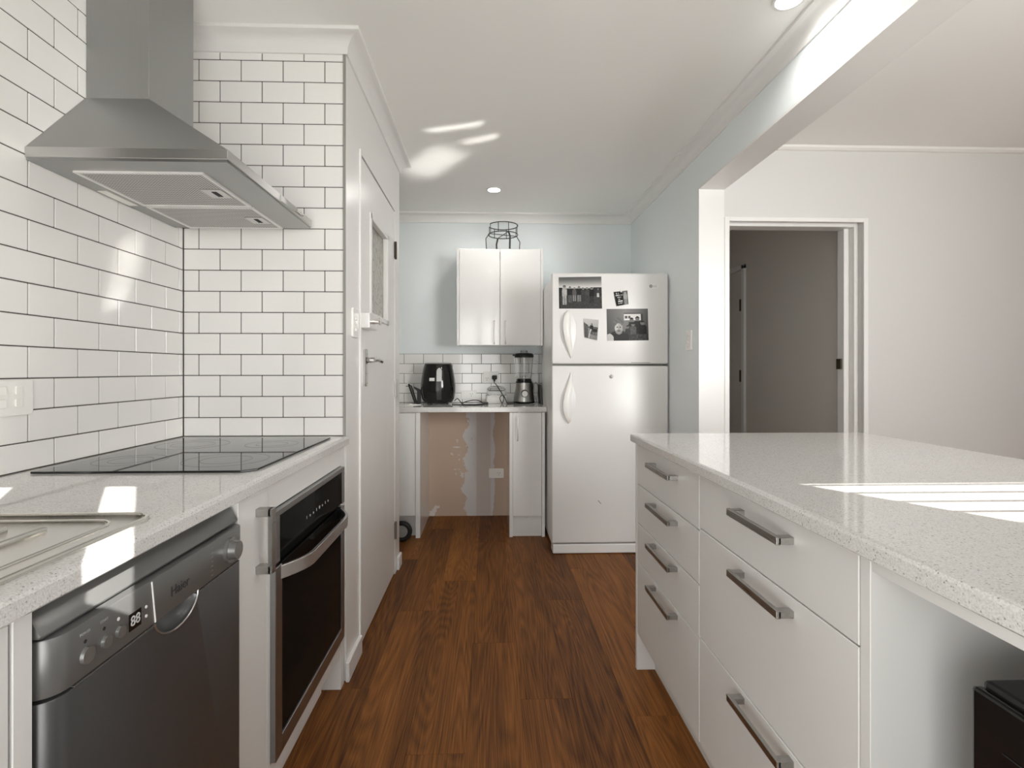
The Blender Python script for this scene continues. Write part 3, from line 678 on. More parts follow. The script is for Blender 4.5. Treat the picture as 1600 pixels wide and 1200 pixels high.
# ------------------------------------------------------------------ island
IX0, IX1, IY0, IY1 = .549, 1.462, -.15, 1.976
tag(MB().prism([(IX0, CT-.028), (IX0+.005, CT-.032), (IX1, CT-.032), (IX1, CT), (IX0+.008, CT), (IX0+.003, CT-.002), (IX0, CT-.007)], 'y', IY0, IY1).build('worktop', 'stone'), 'speckled white stone island worktop lying in the sun on the right', 'worktop')
IF = .575
def bar_handle(parent, y0, y1, z):
    """flat bar with two returned feet on a drawer face at x = IF"""
    MB().box(IF-.034, IF-.025, y0, y1, z-.008, z+.008, .001).box(IF-.030, IF, y0, y0+.018, z-.007, z+.007, .001).box(IF-.030, IF, y1-.018, y1, z-.007, z+.007, .001).build('handle', 'handle', parent)
def drawer_unit(name, label, ya, yb, zs, hy):
    t = thing(name, label, 'drawer unit', (.85, (ya+yb)/2, 0))
    MB().box(IF+.022, 1.18, ya+.001, yb-.001, .142, ZB-.002).build('carcass', 'carc', t)
    MB().box(IF+.070, IF+.085, ya, yb, 0, .14).build('kickboard', 'carc', t)
    for (z0, z1, hz_) in zs:
        d = MB().box(IF, IF+.020, ya+.0015, yb-.0015, z0+.0015, z1-.0015, .0014).build('drawer', 'cab', t)
        bar_handle(d, hy[0], hy[1], hz_)
    return t
drawer_unit('drawer_unit', 'white island unit of four drawers at the far end, nearest the fridge', 1.386, 1.998-.025, ((.722, ZB-.004, .832), (.573, .722, .693), (.427, .573, .553), (.142, .427, .408)), (1.545, 1.765))
drawer_unit('drawer_unit', 'white island unit of three wide drawers at the near end', .780, 1.386, ((.730, ZB-.004, .838), (.434, .730, .699), (.142, .434, .416)), (.950, 1.155))
tag(MB().box(IF-.001, 1.18, 1.9735, 1.991, 0, ZB-.001, .001).build('end_panel', 'cab'), 'white board closing the far end of the island down to the floor', 'panel')
tag(MB().box(IF, 1.18, .757, .7785, 0, ZB-.001, .001).build('end_panel', 'cab'), 'white board at the near end of the island drawers, its face in shade', 'panel')
tag(MB().box(IF+.001, IF+.020, -.12, .755, .857, ZB-.001, .001).build('front_rail', 'cab'), 'white rail under the overhanging near part of the island worktop', 'rail')
tag(MB().box(1.181, 1.20, -.12, 1.973, 0, ZB-.001, .001).build('back_panel', 'cab'), 'white board closing the dining side of the island', 'panel')
tag(MB().box(IF+.001, 1.18, -.14, -.121, 0, ZB-.001, .001).build('end_panel', 'cab'), 'white board holding the camera end of the island', 'panel')
bx = thing('bar_fridge', 'black boxy appliance under the overhang of the island worktop', 'appliance', (.88, .37, 0))
MB().box(.632, 1.14, .10, .640, .0, .765, .006, 2).build('body', 'blackm', bx)
MB().box(.618, .632, .10, .640, .02, .757, .004, 2).build('door', 'black', bx)
MB().box(.616, .6185, .14, .60, .08, .70, .001).build('door_panel', 'blackg', bx)
for k in range(4): MB().box(.68+.09*k, .70+.09*k, .13, .61, .7645, .768, .001).build('top_rib', 'blackm', bx)

# ------------------------------------------------------------------ back bench
BY = 3.562
tag(MB().box(XL, .4055, BY, YB-.008, .868, .903, .003, 2).build('worktop', 'stone'), 'white stone benchtop along the back wall under the air fryer', 'worktop')
BZ = .866
lc = thing('base_cabinet', 'white gloss bench cabinet partly hidden behind the pantry wall', 'cabinet', (-.8, 3.8, 0))
MB().box(XL+.01, -.503, BY+.032, YB-.02, .15, BZ).build('body', 'carc', lc)
MB().box(XL+.01, -.5045, BY+.012, BY+.030, .152, BZ-.003, .0012).build('door', 'gloss', lc)
MB().box(XL+.01, -.503, BY+.07, BY+.085, 0, .15).build('kickboard', 'carc', lc)
tag(MB().box(-.502, -.471, BY+.006, YB-.001, 0, BZ, .001).build('bench_panel', 'gloss'), 'white upright board left of the bench opening', 'panel')
tag(MB().box(.146, .168, BY+.006, YB-.001, 0, BZ, .001).build('bench_panel', 'gloss'), 'white upright board right of the bench opening', 'panel')
rc = thing('base_cabinet', 'narrow white bench cabinet with one long handle beside the fridge', 'cabinet', (.27, 3.8, 0))
MB().box(.169, .371, BY+.034, YB-.02, .14, BZ).build('body', 'carc', rc)
MB().box(.169, .371, BY+.03, BY+.045, 0, .14).build('kickboard', 'carc', rc)
rd = MB().box(.170, .370, BY+.010, BY+.030, .144, BZ-.003, .0012).build('door', 'gloss', rc)
def bow_pull(parent, x, y, z0, z1, r=.0052):
    MB().tube([(x, y, z0), (x, y-.022, z0+.006), (x, y-.028, z0+.02), (x, y-.030, (z0+z1)/2), (x, y-.028, z1-.02), (x, y-.022, z1-.006), (x, y, z1)], r, 10).build('handle', M.setdefault('pull', plain('pull_metal', (.78, .77, .75), .42, .6)), parent, smooth=True)
bow_pull(rd, .203, BY+.010, .672, .840)
MB().cyl((.272, BY+.012, .128), (.272, BY+.012, .136), .006, n=10).build('foot_screw', 'plastic', rc)
tag(MB().box(.372, .393, BY+.006, YB-.02, 0, BZ, .001).build('bench_panel', 'gloss'), 'white upright board at the fridge end of the bench', 'panel')
# ---- wall cabinet
uc = thing('wall_cabinet', 'white gloss two-door wall cabinet on the pale blue wall', 'cabinet', (.085, 3.95, 1.342))
UY = 3.79
MB().box(-.232, -.214, UY+.004, YB+.006, 1.342, 2.056, .001).box(.386, .403, UY+.004, YB+.006, 1.342, 2.056, .001).box(-.214, .386, UY+.024, YB+.006, 1.344, 1.362).box(-.214, .386, UY+.024, YB+.006, 2.036, 2.056).box(-.214, .386, YB-.01, YB+.006, 1.362, 2.036).build('carcass', 'gloss', uc)
for (a, b, hx) in ((-.2125, .0835, .043), (.0865, .3845, .127)):
    d = MB().box(a, b, UY, UY+.020, 1.344, 2.052, .0012).build('door', 'gloss', uc)
    bow_pull(d, hx, UY, 1.355, 1.520, .005)
# ------------------------------------------------------------------ fridge
fg = thing('fridge', 'white top-freezer fridge with leaf-shaped handles and photos on its door', 'fridge', (.77, 3.55, 0))
FY, fx0, fx1 = 3.222, .399, 1.138
MB().box(fx0+.010, fx1-.010, FY+.062, 3.93, .03, 1.760, .006, 2).build('body', 'fridge', fg)
MB().box(fx0+.012, fx1-.012, FY+.046, FY+.064, .07, 1.755).build('door_seal', 'seal', fg)
fd = MB().box(fx0, fx1, FY, FY+.046, 1.199, 1.772, .010, 3).build('freezer_door', 'fridge', fg, smooth=40)
rd2 = MB().box(fx0, fx1, FY, FY+.046, .070, 1.187, .010, 3).build('fridge_door', 'fridge', fg, smooth=40)
MB().box(fx0+.006, fx1-.006, FY+.006, FY+.10, .004, .062, .006, 2).build('base_grille', 'fridge', fg)
MB().box(fx1-.075, fx1-.008, FY+.02, FY+.09, 1.770, 1.780, .004).build('hinge_cover', 'plastic', fg)
def leaf(parent, cx, zt, zb, flip):
    """leaf-shaped handle: a dished pad with a raised crescent grip along its left edge"""
    pad = MB(); n = 24; L = []; Rr = []; H = zt-zb
    for i in range(n+1):
        t = i/n; s_ = math.sin(PI*t**(.72 if not flip else 1/.72))
        zz = zt-H*t
        L.append((cx-.036*s_+(.018*(t if not flip else 1-t)), zz)); Rr.append((cx+.046*s_+(.018*(t if not flip else 1-t)), zz))
    pad.prism(L+Rr[::-1][1:-1], 'y', FY-.008, FY+.002, .003, 2); p = pad.build('handle_pad', 'fridge', parent, smooth=40)
    g = MB(); vs, fs = [], []
    for i in range(n+1):
        t = i/n; tt = t**.7 if not flip else 1-(1-t)**.7; s_ = math.sin(PI*tt); x0 = L[i][0]-.004*s_; w = .007+.042*s_**.7; d = .004+.038*s_**.75; zz = L[i][1]
        vs += [(x0, FY+.001, zz), (x0+.001, FY-d*.85, zz), (x0+w*.35, FY-d, zz), (x0+w*.8, FY-d*.92, zz), (x0+w, FY-d*.70, zz), (x0+w*.6, FY-d*.5, zz), (x0+w*.5, FY+.001, zz)]
    for i in range(n):
        for j in range(7): fs.append((i*7+j, i*7+(j+1) % 7, i*7+7+(j+1) % 7, i*7+7+j))
    fs += [tuple(range(7)), tuple(range(n*7, n*7+7))]
    g.faces(vs, fs).build('handle_grip', 'plastic', parent, smooth=60)
leaf(fd, .497, 1.535, 1.235, False)
leaf(rd2, .497, 1.145, .825, True)
em = MB().prism([(1.040+.036*math.cos(2*PI*k/32), 1.690+.017*math.sin(2*PI*k/32)) for k in range(32)], 'y', FY-.0015, FY+.001).build('badge', 'plastic', fd)
MB().cyl((1.026, FY-.0025, 1.690), (1.026, FY-.0012, 1.690), .011, n=20).build('logo_disc', 'grey', em)
text('LG', .020, em, 'grey', (1.053, FY-.0016, 1.690), (1, 0, 0), (0, 0, 1))
kl = MB().cyl((.773, FY-.003, 1.120), (.773, FY+.001, 1.120), .013, n=20).build('door_lock', 'chrome', rd2, smooth=True)
MB().box(.7715, .7745, FY-.0035, FY-.0025, 1.113, 1.127).build('keyhole', 'dark', kl)
MB().box(.90, 1.02, FY-.0008, FY+.001, 1.206, 1.209).build('scratch', 'seal', fd)
MB().box(-.014, .014, -.0008, .001, -.0022, .0022, 0, 1, Matrix.Translation((.70, FY, .328)) @ Matrix.Rotation(R(48), 4, 'Y')).build('scratch', 'seal', rd2)
# ---- prints on the fridge: drawn as flat colour on a fine grid
def print_sheet(name, label, cat, corners, fn, nx, ny, group, lift=.0012, curl=0):
    """corners: TL, TR, BR, BL as (x, z) on the door face"""
    tl, tr, br, bl = [Vector(c) for c in corners]; vs, fs, cols = [], [], []
    for j in range(ny+1):
        for i in range(nx+1):
            u, v = i/nx, j/ny
            p = (tl*(1-u)+tr*u)*(1-v)+(bl*(1-u)+br*u)*v
            vs.append((p.x, FY-lift-curl*(abs(u-.5)*2)**2*(.4+v*.6), p.y))
    for j in range(ny):
        for i in range(nx):
            a = j*(nx+1)+i; fs.append((a, a+nx+1, a+nx+2, a+1)); g_ = fn((i+.5)/nx, (j+.5)/ny); cols.append(g_)
    # back layer gives the paper its thickness
    k = len(vs); n0 = len(fs)
    c0 = [0, nx, (ny+1)*(nx+1)-1, ny*(nx+1)]
    me = bpy.data.meshes.new(name); 
    o_ = Vector(((tl.x+br.x)/2, FY, min(bl.y, br.y)))
    for c in c0: vs.append((vs[c][0], FY-.0002, vs[c][2]))
    fs += [(k, k+1, k+2, k+3), (c0[0], c0[1], k+1, k), (c0[1], c0[2], k+2, k+1), (c0[2], c0[3], k+3, k+2), (c0[3], c0[0], k, k+3)]
    cols += [.7]*5
    me.from_pydata([Vector(v)-o_ for v in vs], [], fs); at = me.attributes.new('print', 'FLOAT_COLOR', 'FACE')
    for i, g_ in enumerate(cols):
        g_ = max(0, min(1, g_)); at.data[i].color = (g_, g_*.985, g_*.96, 1)
    me.materials.append(M['printed']); o = bpy.data.objects.new(name, me); C.objects.link(o); o.location = o_
    return tag(o, label, cat, group)
def hsh(a, b): 
    q = math.sin(a*127.1+b*311.7)*43758.5453; return q-math.floor(q)
def inel(u, v, cx, cy, rx, ry): return ((u-cx)/rx)**2+((v-cy)/ry)**2 < 1
def person(u, v, cx, top, h, w, shirt, legs, skin=.25, hair=.03):
    if inel(u, v, cx, top+h*.07, w*.32, h*.075): return hair if v < top+h*.05 else skin
    if abs(u-cx) < w*(.55 if v > top+h*.2 else .45) and top+h*.15 < v < top+h*.55: return shirt*(.8+.4*hsh(round(u*40), round(v*30)))
    for s_ in (-1, 1):
        if abs(u-cx-s_*w*.25) < w*.2 and top+h*.55 <= v < top+h: return legs*(.8+.4*hsh(round(u*40), round(v*30)))
    return None
def ph1(u, v):
    g_ = .12+.50*max(0, 1-abs(v-.31)/.26)**1.5 if v < .36 else .018+.025*hsh(round(u*60), round(v*40))+.02*(v > .6)
    if .33 < v < .40 and (u < .08 or u > .8): g_ = .03
    for (cx, top, h, w, s_, l) in ((.13, .26, .62, .11, .42, .36), (.26, .30, .50, .09, .02, .10), (.36, .33, .44, .085, .10, .22), (.47, .30, .48, .10, .02, .20), (.565, .34, .42, .08, .05, .04), (.66, .33, .45, .085, .06, .05), (.765, .33, .50, .10, .012, .03), (.915, .36, .28, .06, .05, .55)):
        p = person(u, v, cx, top, h, w, s_, l)
        if p is not None: g_ = p
    if (u < .03 and v > .35): g_ = .02
    return g_
def ph2(u, v):
    g_ = .55-.3*v if v < .38 else .16+.16*hsh(round(u*26), round(v*24))
    if u < .30 and v > .18+.5*u: g_ = .05+.08*hsh(round(u*30), round(v*30))
    if .38 < v < .46: g_ = .10
    p = person(u, v, .55, .22, .55, .20, .03, .05)
    if p is not None: g_ = p
    for cx in (.72, .86):
        p = person(u, v, cx, .40, .40, .16, .04, .12)
        if p is not None: g_ = p
    if abs((u-.33)-(1-v)*.35) < .035 and v > .5: g_ = .55
    return g_
def ph3(u, v):
    g_ = .015
    for k, (a, b) in enumerate(((.16, .34), (.10, .62), (.22, .50), (.26, .42), (.18, .58), (.16, .60))):
        vv = .13+.14*k
        if abs(v-vv) < .040 and a < u < b and hsh(round(u*34), k) > .35: g_ = .62
    if u > .64:
        p = person(u, v, .82, .06, .95, .24, .38, .30, .45, .18)
        g_ = p if p is not None else .10+.05*hsh(round(u*20), round(v*20))
    return g_
def ph4(u, v):
    g_ = .26-.26*abs(u-.45)-.08*v
    if .42 < u < .83 and .17 < v < .36: g_ = .75
    if .42 < u < .87 and .12 < v < .17: g_ = .12
    for a in (.47, .55):
        if abs(u-a) < .028 and .22 < v < .31: g_ = .10
    if .82 < u < .87 and .17 < v < .40: g_ = .06
    for (cx, top, h, w, s_) in ((.60, .28, .95, .15, .035), (.74, .24, 1.0, .16, .025), (.86, .38, .9, .17, .015), (.63, .45, .7, .14, .10), (.50, .52, .7, .12, .05)):
        p = person(u, v, cx, top, h, w, s_, .04, .18)
        if p is not None: g_ = p
    if u > .48 and v > .80: g_ = .03+.05*hsh(round(u*30), round(v*20))
    # close figure with a wrapped head covering
    if inel(u, v, .285, .90, .25, .22): g_ = .035 if v > .78 else .05
    if inel(u, v, .06, .95, .10, .17): g_ = .55
    if inel(u, v, .285, .60, .095, .20): g_ = .42+.15*(u < .27)
    if inel(u, v, .285, .72, .075, .08): g_ = .30
    for a in (.25, .32):
        if inel(u, v, a, .575, .016, .018): g_ = .04
    if abs(u-.287) < .008 and .58 < v < .65: g_ = .25
    if inel(u, v, .287, .695, .030, .012): g_ = .10
    if inel(u, v, .285, .41, .125, .145) and not inel(u, v, .285, .62, .085, .17): g_ = .17+.025*math.sin((u-v)*50)
    return g_
GP = 'black and white prints on the fridge door'
print_sheet('photo_print', 'largest black and white photo on the fridge, a row of standing people', 'photo', ((.441, 1.743), (.711, 1.749), (.716, 1.547), (.444, 1.546)), ph1, 96, 72, GP)
print_sheet('photo_print', 'small curled black and white photo beside the freezer handle', 'photo', ((.598, 1.484), (.694, 1.476), (.683, 1.348), (.604, 1.366)), ph2, 44, 56, GP, .0015, .008)
print_sheet('photo_print', 'small tilted dark card with white writing under a clip on the freezer door', 'card', ((.788, 1.652), (.876, 1.662), (.882, 1.575), (.806, 1.562)), ph3, 64, 56, GP, .0015, .006)
print_sheet('photo_print', 'black and white photo of a close smiling figure before a group, right freezer door', 'photo', ((.744, 1.545), (1.006, 1.548), (1.012, 1.348), (.748, 1.344)), ph4, 96, 72, GP, .0025)
tag(MB().box(.831, .839, FY-.009, FY-.0075, 1.650, 1.672, .001).box(.829, .841, FY-.0115, FY-.009, 1.652, 1.662, .001).build('magnet_clip', 'plastic'), 'tiny white clip holding the tilted dark card', 'clip')

# ------------------------------------------------------------------ on the back bench
BT = .903
af = thing('air_fryer', 'black egg-shaped air fryer on the back bench', 'air fryer', (-.384, 3.952, BT))
c = (-.384, 3.952)
MB().lathe([(.0, BT+.008), (.088, BT+.008), (.104, BT+.015), (.118, BT+.04), (.1265, BT+.09), (.127, BT+.13), (.122, BT+.18), (.114, BT+.23), (.104, BT+.275), (.101, BT+.286), (.096, BT+.290)], c).build('body', 'black', af, smooth=True)
MB().lathe([(.0, BT+.288), (.097, BT+.290), (.100, BT+.294), (.092, BT+.299), (0, BT+.301)], c).build('lid', 'grey', af, smooth=True)
for (a, b) in ((-.06, -.05), (.06, -.05), (-.06, .05), (.06, .05)): MB().cyl((c[0]+a, c[1]+b, BT), (c[0]+a, c[1]+b, BT+.012), .012, n=12).build('foot', 'rubber', af)
def afs(dx, z):     # front surface y of the shell
    t = z-BT; pr = [(.015, .104), (.04, .118), (.09, .1265), (.13, .127), (.18, .122), (.23, .114), (.275, .104)]
    for (a, ra), (b, rb) in zip(pr, pr[1:]):
        if a <= t <= b: r = ra+(rb-ra)*(t-a)/(b-a); break
    return c[1]-math.sqrt(max(0, r*r-dx*dx))
def strip(name, mat, x0, x1, z0, z1, off, parent, round_top=False, n=10):
    b = MB(); vs, fs = [], []
    for j in range(n+1):
        z_ = z0+(z1-z0)*j/n; w = 1
        if round_top and j >= n-3: w = math.sqrt(max(.02, 1-((j-(n-3))/3.0)**2))
        for i in range(5):
            xm = (x0+x1)/2; dx = xm+(x0-xm+(x1-x0)*i/4)*w
            vs.append((c[0]+dx, afs(dx, z_)-off, z_))
    for j in range(n):
        for i in range(4): fs.append((j*5+i, j*5+i+1, j*5+i+6, j*5+i+5))
    k = len(vs)
    b.faces(vs, fs); ex = bmesh.ops.extrude_face_region(b.bm, geom=b.bm.faces[:]); 
    for v in [g_ for g_ in ex['geom'] if isinstance(g_, bmesh.types.BMVert)]: v.co.y += off+.002
    bmesh.ops.recalc_face_normals(b.bm, faces=b.bm.faces)
    return b.build(name, mat, parent, smooth=40)
strip('control_window', 'texts', .000, .036, BT+.165, BT+.262, .002, af, True)
strip('pan_handle', plain('dark_grey_plastic', (.035, .035, .035), .3), .002, .034, BT+.035, BT+.160, .006, af)
strip('sticker', 'plastic', -.052, -.014, BT+.168, BT+.190, .0012, af)
# ---- jug blender
bd = thing('jug_blender', 'silver jug blender with a glass jar and black lid on the back bench', 'blender', (.275, 3.965, BT))
c2 = (.275, 3.965)
MB().lathe([(0, BT+.004), (.076, BT+.004), (.079, BT+.010), (.078, BT+.016), (0, BT+.016)], c2).build('base_ring', 'black', bd, smooth=40)
MB().lathe([(0, BT+.016), (.0765, BT+.016), (.0755, BT+.04), (.069, BT+.075), (.062, BT+.11), (.0595, BT+.145), (.0595, BT+.152), (0, BT+.152)], c2).build('motor_base', brushed('blender_steel', (.46, .45, .425), .36, (2, 2, 40), .06), bd, smooth=40)
MB().box(c2[0]+.052, c2[0]+.068, c2[1]-.01, c2[1]+.05, BT+.02, BT+.152, .006).build('side_strip', 'blackm', bd)
MB().lathe([(0, BT+.152), (.0615, BT+.152), (.0615, BT+.162), (.056, BT+.166), (.056, BT+.180), (0, BT+.180)], c2).build('collar', 'black', bd, smooth=40)
MB().cyl((c2[0], c2[1]-.082, BT+.075), (c2[0], c2[1]-.062, BT+.078), .0265, n=28).build('dial_ring', 'black', bd, smooth=True)
MB().cyl((c2[0], c2[1]-.094, BT+.0745), (c2[0], c2[1]-.080, BT+.075), .0215, n=28).build('dial', 'plastic', bd, smooth=True)
jar = MB().lathe([(.050, BT+.181), (.054, BT+.184), (.0575, BT+.22), (.063, BT+.29), (.068, BT+.338), (.0655, BT+.338), (.060, BT+.29), (.0545, BT+.22), (.050, BT+.190), (0, BT+.190), (0, BT+.181), (.050, BT+.181)], c2, 28).build('jar', 'glass', bd, smooth=True)
MB().tube([(c2[0]+.062, c2[1], BT+.315), (c2[0]+.085, c2[1], BT+.317), (c2[0]+.097, c2[1], BT+.305), (c2[0]+.095, c2[1], BT+.26), (c2[0]+.088, c2[1], BT+.215), (c2[0]+.076, c2[1], BT+.208), (c2[0]+.058, c2[1], BT+.212)], .006, 10).build('jar_handle', 'glass', jar, smooth=True)
MB().cyl((c2[0], c2[1], BT+.19), (c2[0], c2[1], BT+.205), .012, n=12).box(c2[0]-.03, c2[0]+.03, c2[1]-.005, c2[1]+.005, BT+.198, BT+.202).build('blades', 'chrome', bd)
ld = MB().lathe([(0, BT+.338), (.066, BT+.338), (.071, BT+.342), (.071, BT+.356), (.062, BT+.368), (.03, BT+.372), (0, BT+.372)], c2, 28).box(c2[0]-.085, c2[0]-.06, c2[1]-.012, c2[1]+.012, BT+.350, BT+.360, .003).build('lid', 'blackm', bd, smooth=40)
MB().lathe([(0, BT+.372), (.024, BT+.372), (.026, BT+.384), (.022, BT+.390), (0, BT+.391)], c2, 20).build('lid_cap', 'frost', ld, smooth=True)
for r_ in (af, bd):
    for ch in r_.children_recursive: ch.data.transform(Matrix.Scale(1.045, 4))
# ---- cords
def smooth_path(p, n=6):
    p = [Vector(q) for q in p]; out = []
    for i in range(len(p)-1):
        a, b, cc, d = p[max(0, i-1)], p[i], p[i+1], p[min(len(p)-1, i+2)]
        for k in range(n):
            t = k/n; out.append(.5*((2*b)+(cc-a)*t+(2*a-5*b+4*cc-d)*t*t+(3*b-3*cc+d-a)*t**3))
    return out+[p[-1]]
cb = MB().tube(smooth_path([(.047, 4.066, 1.075), (.047, 4.052, 1.06), (.062, 3.99, 1.045), (.085, 3.935, 1.01), (.110, 3.925, .97), (.118, 3.925, .94), (.105, 3.925, 0.9075), (.088, 3.925, .94), (.092, 3.925, 0.958), (.110, 3.925, 0.968), (.125, 3.92, .95), (.142, 3.90, 0.909), (.16, 3.89, 0.9068), (.20, 3.93, 0.9068)]), .0032, 8).build('power_cord', 'blackm', bd, smooth=True)
cb['label'] = 'black power cord looping up to the outlet'
MB().box(.028, .068, 4.058, 4.0855, 1.085, 1.118, .009, 3).box(.040, .055, 4.062, 4.078, 1.070, 1.088, .004).build('plug', 'blackm', cb, smooth=40)
cb = MB().tube(smooth_path([(-.255, 3.88, 0.928), (-.235, 3.90, 0.945), (-.215, 3.88, 0.928), (-.19, 3.84, 0.9068), (-.13, 3.80, 0.9068), (-.07, 3.82, 0.9068), (-.03, 3.86, 0.9068)]), .0032, 8).tube(smooth_path([(-.20, 3.86, 0.911), (-.15, 3.87, 0.928), (-.10, 3.87, 0.935), (-.065, 3.86, 0.928), (-.035, 3.85, 0.908)]), .0032, 8).tube(smooth_path([(-.27, 3.82, 0.9068), (-.20, 3.78, 0.9068), (-.12, 3.74, 0.9068), (-.06, 3.77, 0.9068), (-.03, 3.84, 0.9068)]), .0032, 8).build('power_cord', 'blackm', af, smooth=True)
cb['label'] = 'tangled black power cord on the bench'
MB().box(-.035, .000, 3.84, 3.87, 0.9035, 0.919, .005, 2).build('plug', 'blackm', cb)
wc2 = thing('charging_cord', 'thin white cord on the bench left of the air fryer', 'cord', (-.60, 3.8, BT))
MB().tube(smooth_path([(-.72, 3.83, 0.918), (-.66, 3.80, 0.9065), (-.60, 3.76, 0.9055), (-.545, 3.77, 0.9055), (-.50, 3.83, 0.9055)]), .0028, 8).build('cable', 'plastic', wc2, smooth=True)
MB().box(-.575, -.553, 3.758, 3.776, 0.9035, 0.914, .003).build('plug', 'plastic', wc2)
# ---- clear tub
tb = thing('plastic_tub', 'clear plastic tub with a white base below the plugged outlet', 'container', (.06, 4.0, BT))
MB().prism(rrect(-.02, .145, 3.945, 4.078, .02), 'z', BT+.0005, BT+.052, .003).build('tub_base', plain('milky_plastic', (.80, .79, .77), .25), tb, smooth=40)
sh = MB()
for (za, zb_, k) in ((BT+.053, BT+.060, 1.02),): sh.prism([(.0625+(a-.0625)*k, 4.0115+(b-4.0115)*k) for a, b in rrect(-.02, .145, 3.945, 4.078, .02)], 'z', za, zb_, .001)
sh.build('tub_rim', 'plastic', tb)
dm = MB(); vs, fs = [], []
ringp = rrect(-.015, .140, 3.95, 4.073, .02)
lv = [(BT+.060, 1), (BT+.11, .95), (BT+.125, .72), (BT+.132, .40)]
for z_, k in lv: vs += [(.0625+(a-.0625)*k, 4.0115+(b-4.0115)*k, z_) for a, b in ringp]
n = len(ringp)
for i in range(len(lv)-1):
    for j in range(n): fs.append((i*n+j, i*n+(j+1) % n, (i+1)*n+(j+1) % n, (i+1)*n+j))
fs.append(tuple(range((len(lv)-1)*n, len(lv)*n)))
dm.faces(vs, fs).build('tub_cover', 'frost', tb, smooth=50)
# ---- dark folding stand left of the air fryer
st = thing('folding_stand', 'small black folding stand leaning left of the air fryer', 'stand', (-0.567, 3.9, BT))
MB().tube([(-0.607, 3.93, 1.055), (-0.552, 3.90, BT+.006)], .006, 8).tube([(-0.582, 3.90, 1.04), (-0.534, 3.87, BT+.006)], .006, 8).tube([(-0.607, 3.93, 1.055), (-0.582, 3.90, 1.04)], .004, 8).tube([(-0.627, 3.93, 1.038), (-0.602, 3.93, 1.038)], .003, 6).build('frame', 'blackm', st, smooth=True)
MB().prism([(-0.542, BT+.0005), (-0.514, BT+.0005), (-0.514, 1.01), (-0.567, 1.035), (-0.567, 1.025), (-0.542, 1.00)], 'y', 3.93, 3.95).build('back_leg', 'blackm', st)
MB().cyl((-0.610, 3.93, 1.055), (-0.608, 3.925, 1.068), .006, n=8).build('tip', 'plastic', st)
tag(MB().prism([(.392, BT+.0005), (.406, BT+.0005), (.398, 1.05), (.382, 1.05)], 'y', 3.86, 4.02, .001).build('baking_tray', 'blackm'), 'thin black tray standing on edge right of the blender', 'tray')
tag(MB().tube([(.362, 3.89, BT+.012), (.37, 3.88, .98), (.375, 3.88, 1.04), (.36, 3.90, 1.07), (.345, 3.92, 1.04), (.35, 3.92, .97), (.375, 3.91, BT+.006)], .0028, 6).build('wire_loop', 'grey'), 'grey wire loop standing between the blender and black tray', 'wire')
# ---- wire plant stand on the wall cabinet
ps = thing('wire_stand', 'round black wire plant stand on top of the wall cabinet', 'plant stand', (.112, 3.93, 2.056))
pc_ = (.112, 3.93); rr = .112
def circ(r, z_, a0=0, a1=360, n=40): return [(pc_[0]+r*math.cos(R(a0+(a1-a0)*i/n)), pc_[1]+r*math.sin(R(a0+(a1-a0)*i/n)), z_) for i in range(n+(0 if a1-a0 == 360 else 1))]
MB().tube(circ(rr, 2.192), .0036, 6, True).build('lower_ring', 'blackm', ps, smooth=True)
MB().tube(circ(rr, 2.262, -150, 160, 40), .0036, 6).build('upper_ring', 'blackm', ps, smooth=True)
for a in (25, 75, 125, 160, 210, 250, 290, 340): MB().tube([(pc_[0]+rr*math.cos(R(a)), pc_[1]+rr*math.sin(R(a)), 2.192), (pc_[0]+rr*math.cos(R(a)), pc_[1]+rr*math.sin(R(a)), 2.262)], .0030, 6).build('upright', 'blackm', ps, smooth=True)
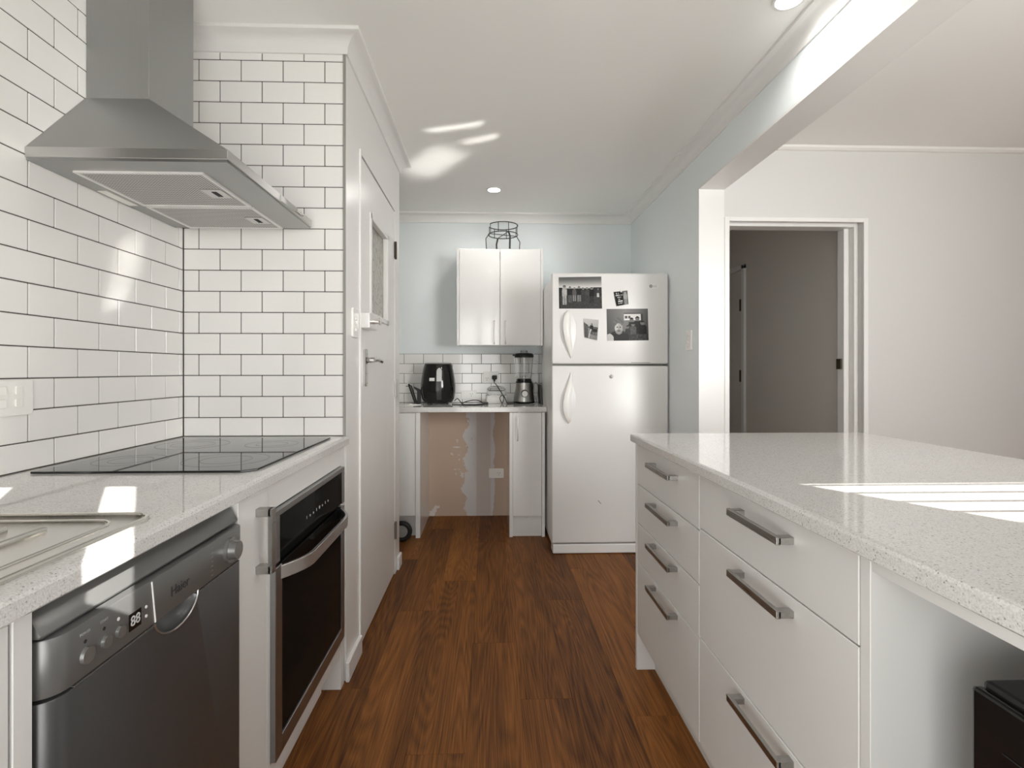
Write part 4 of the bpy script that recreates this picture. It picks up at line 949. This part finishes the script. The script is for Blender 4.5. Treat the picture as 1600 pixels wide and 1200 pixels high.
for a in (20, 110, 200, 290):
    ca, sa = math.cos(R(a)), math.sin(R(a)); th = .0034 if a in (20, 200) else .0068
    MB().tube([(pc_[0]+rr*ca, pc_[1]+rr*sa, 2.192), (pc_[0]+(rr+.028)*ca, pc_[1]+(rr+.028)*sa, 2.150), (pc_[0]+(rr+.022)*ca, pc_[1]+(rr+.022)*sa, 2.0575)], th, 8).build('leg', 'blackm', ps, smooth=True)
for a in (20, 110): MB().tube([(pc_[0]+rr*math.cos(R(a)), pc_[1]+rr*math.sin(R(a)), 2.192), (pc_[0]-rr*math.cos(R(a)), pc_[1]-rr*math.sin(R(a)), 2.192)], .0030, 6).build('cross_wire', 'blackm', ps, smooth=True)
# ---- wheel peeping out behind the pantry wall
wh = thing('trolley_wheel', 'black rubber wheel with a grey hub on the floor behind the pantry wall', 'wheel', (-.585, 3.50, 0))
MB().tube([(-.585+.054*math.cos(2*PI*k/28), 3.50, .071+.054*math.sin(2*PI*k/28)) for k in range(28)], .0165, 10, True).build('tyre', 'rubber', wh, smooth=True)
MB().cyl((-.585, 3.488, .071), (-.585, 3.512, .071), .040, n=24).cyl((-.585, 3.480, .071), (-.585, 3.488, .071), .014, n=16).build('hub', 'grey', wh, smooth=True)
MB().box(-.80, -.585, 3.495, 3.505, .062, .080).build('axle_bar', 'grey', wh)
# ------------------------------------------------------------------ downlights
for (x_, y_, pw_, lb) in ((.039, 3.534, 10, 'small round downlight in the ceiling above the wall cabinet'), (1.005, 1.690, 10, 'small round downlight in the ceiling beside the beam'), (.039, 1.20, 6, 'small round downlight in the ceiling above the camera')):
    dl = thing('downlight', lb, 'downlight', (x_, y_, ZC-.006), 'ceiling downlights')
    MB().ring((x_, y_), .042, .052, ZC-.005, ZC-.0002).build('trim_ring', 'trim', dl)
    MB().cyl((x_, y_, ZC-.004), (x_, y_, ZC-.001), .042, n=32).build('diffuser', 'lamp', dl)
    l = bpy.data.lights.new('downlight_lamp', 'SPOT'); l.energy = pw_; l.spot_size = R(172); l.spot_blend = .6; l.shadow_soft_size = .04; l.color = (1, .97, .93)
    lo = bpy.data.objects.new('downlight_lamp', l); C.objects.link(lo); lo.location = (x_, y_, ZC-.012)
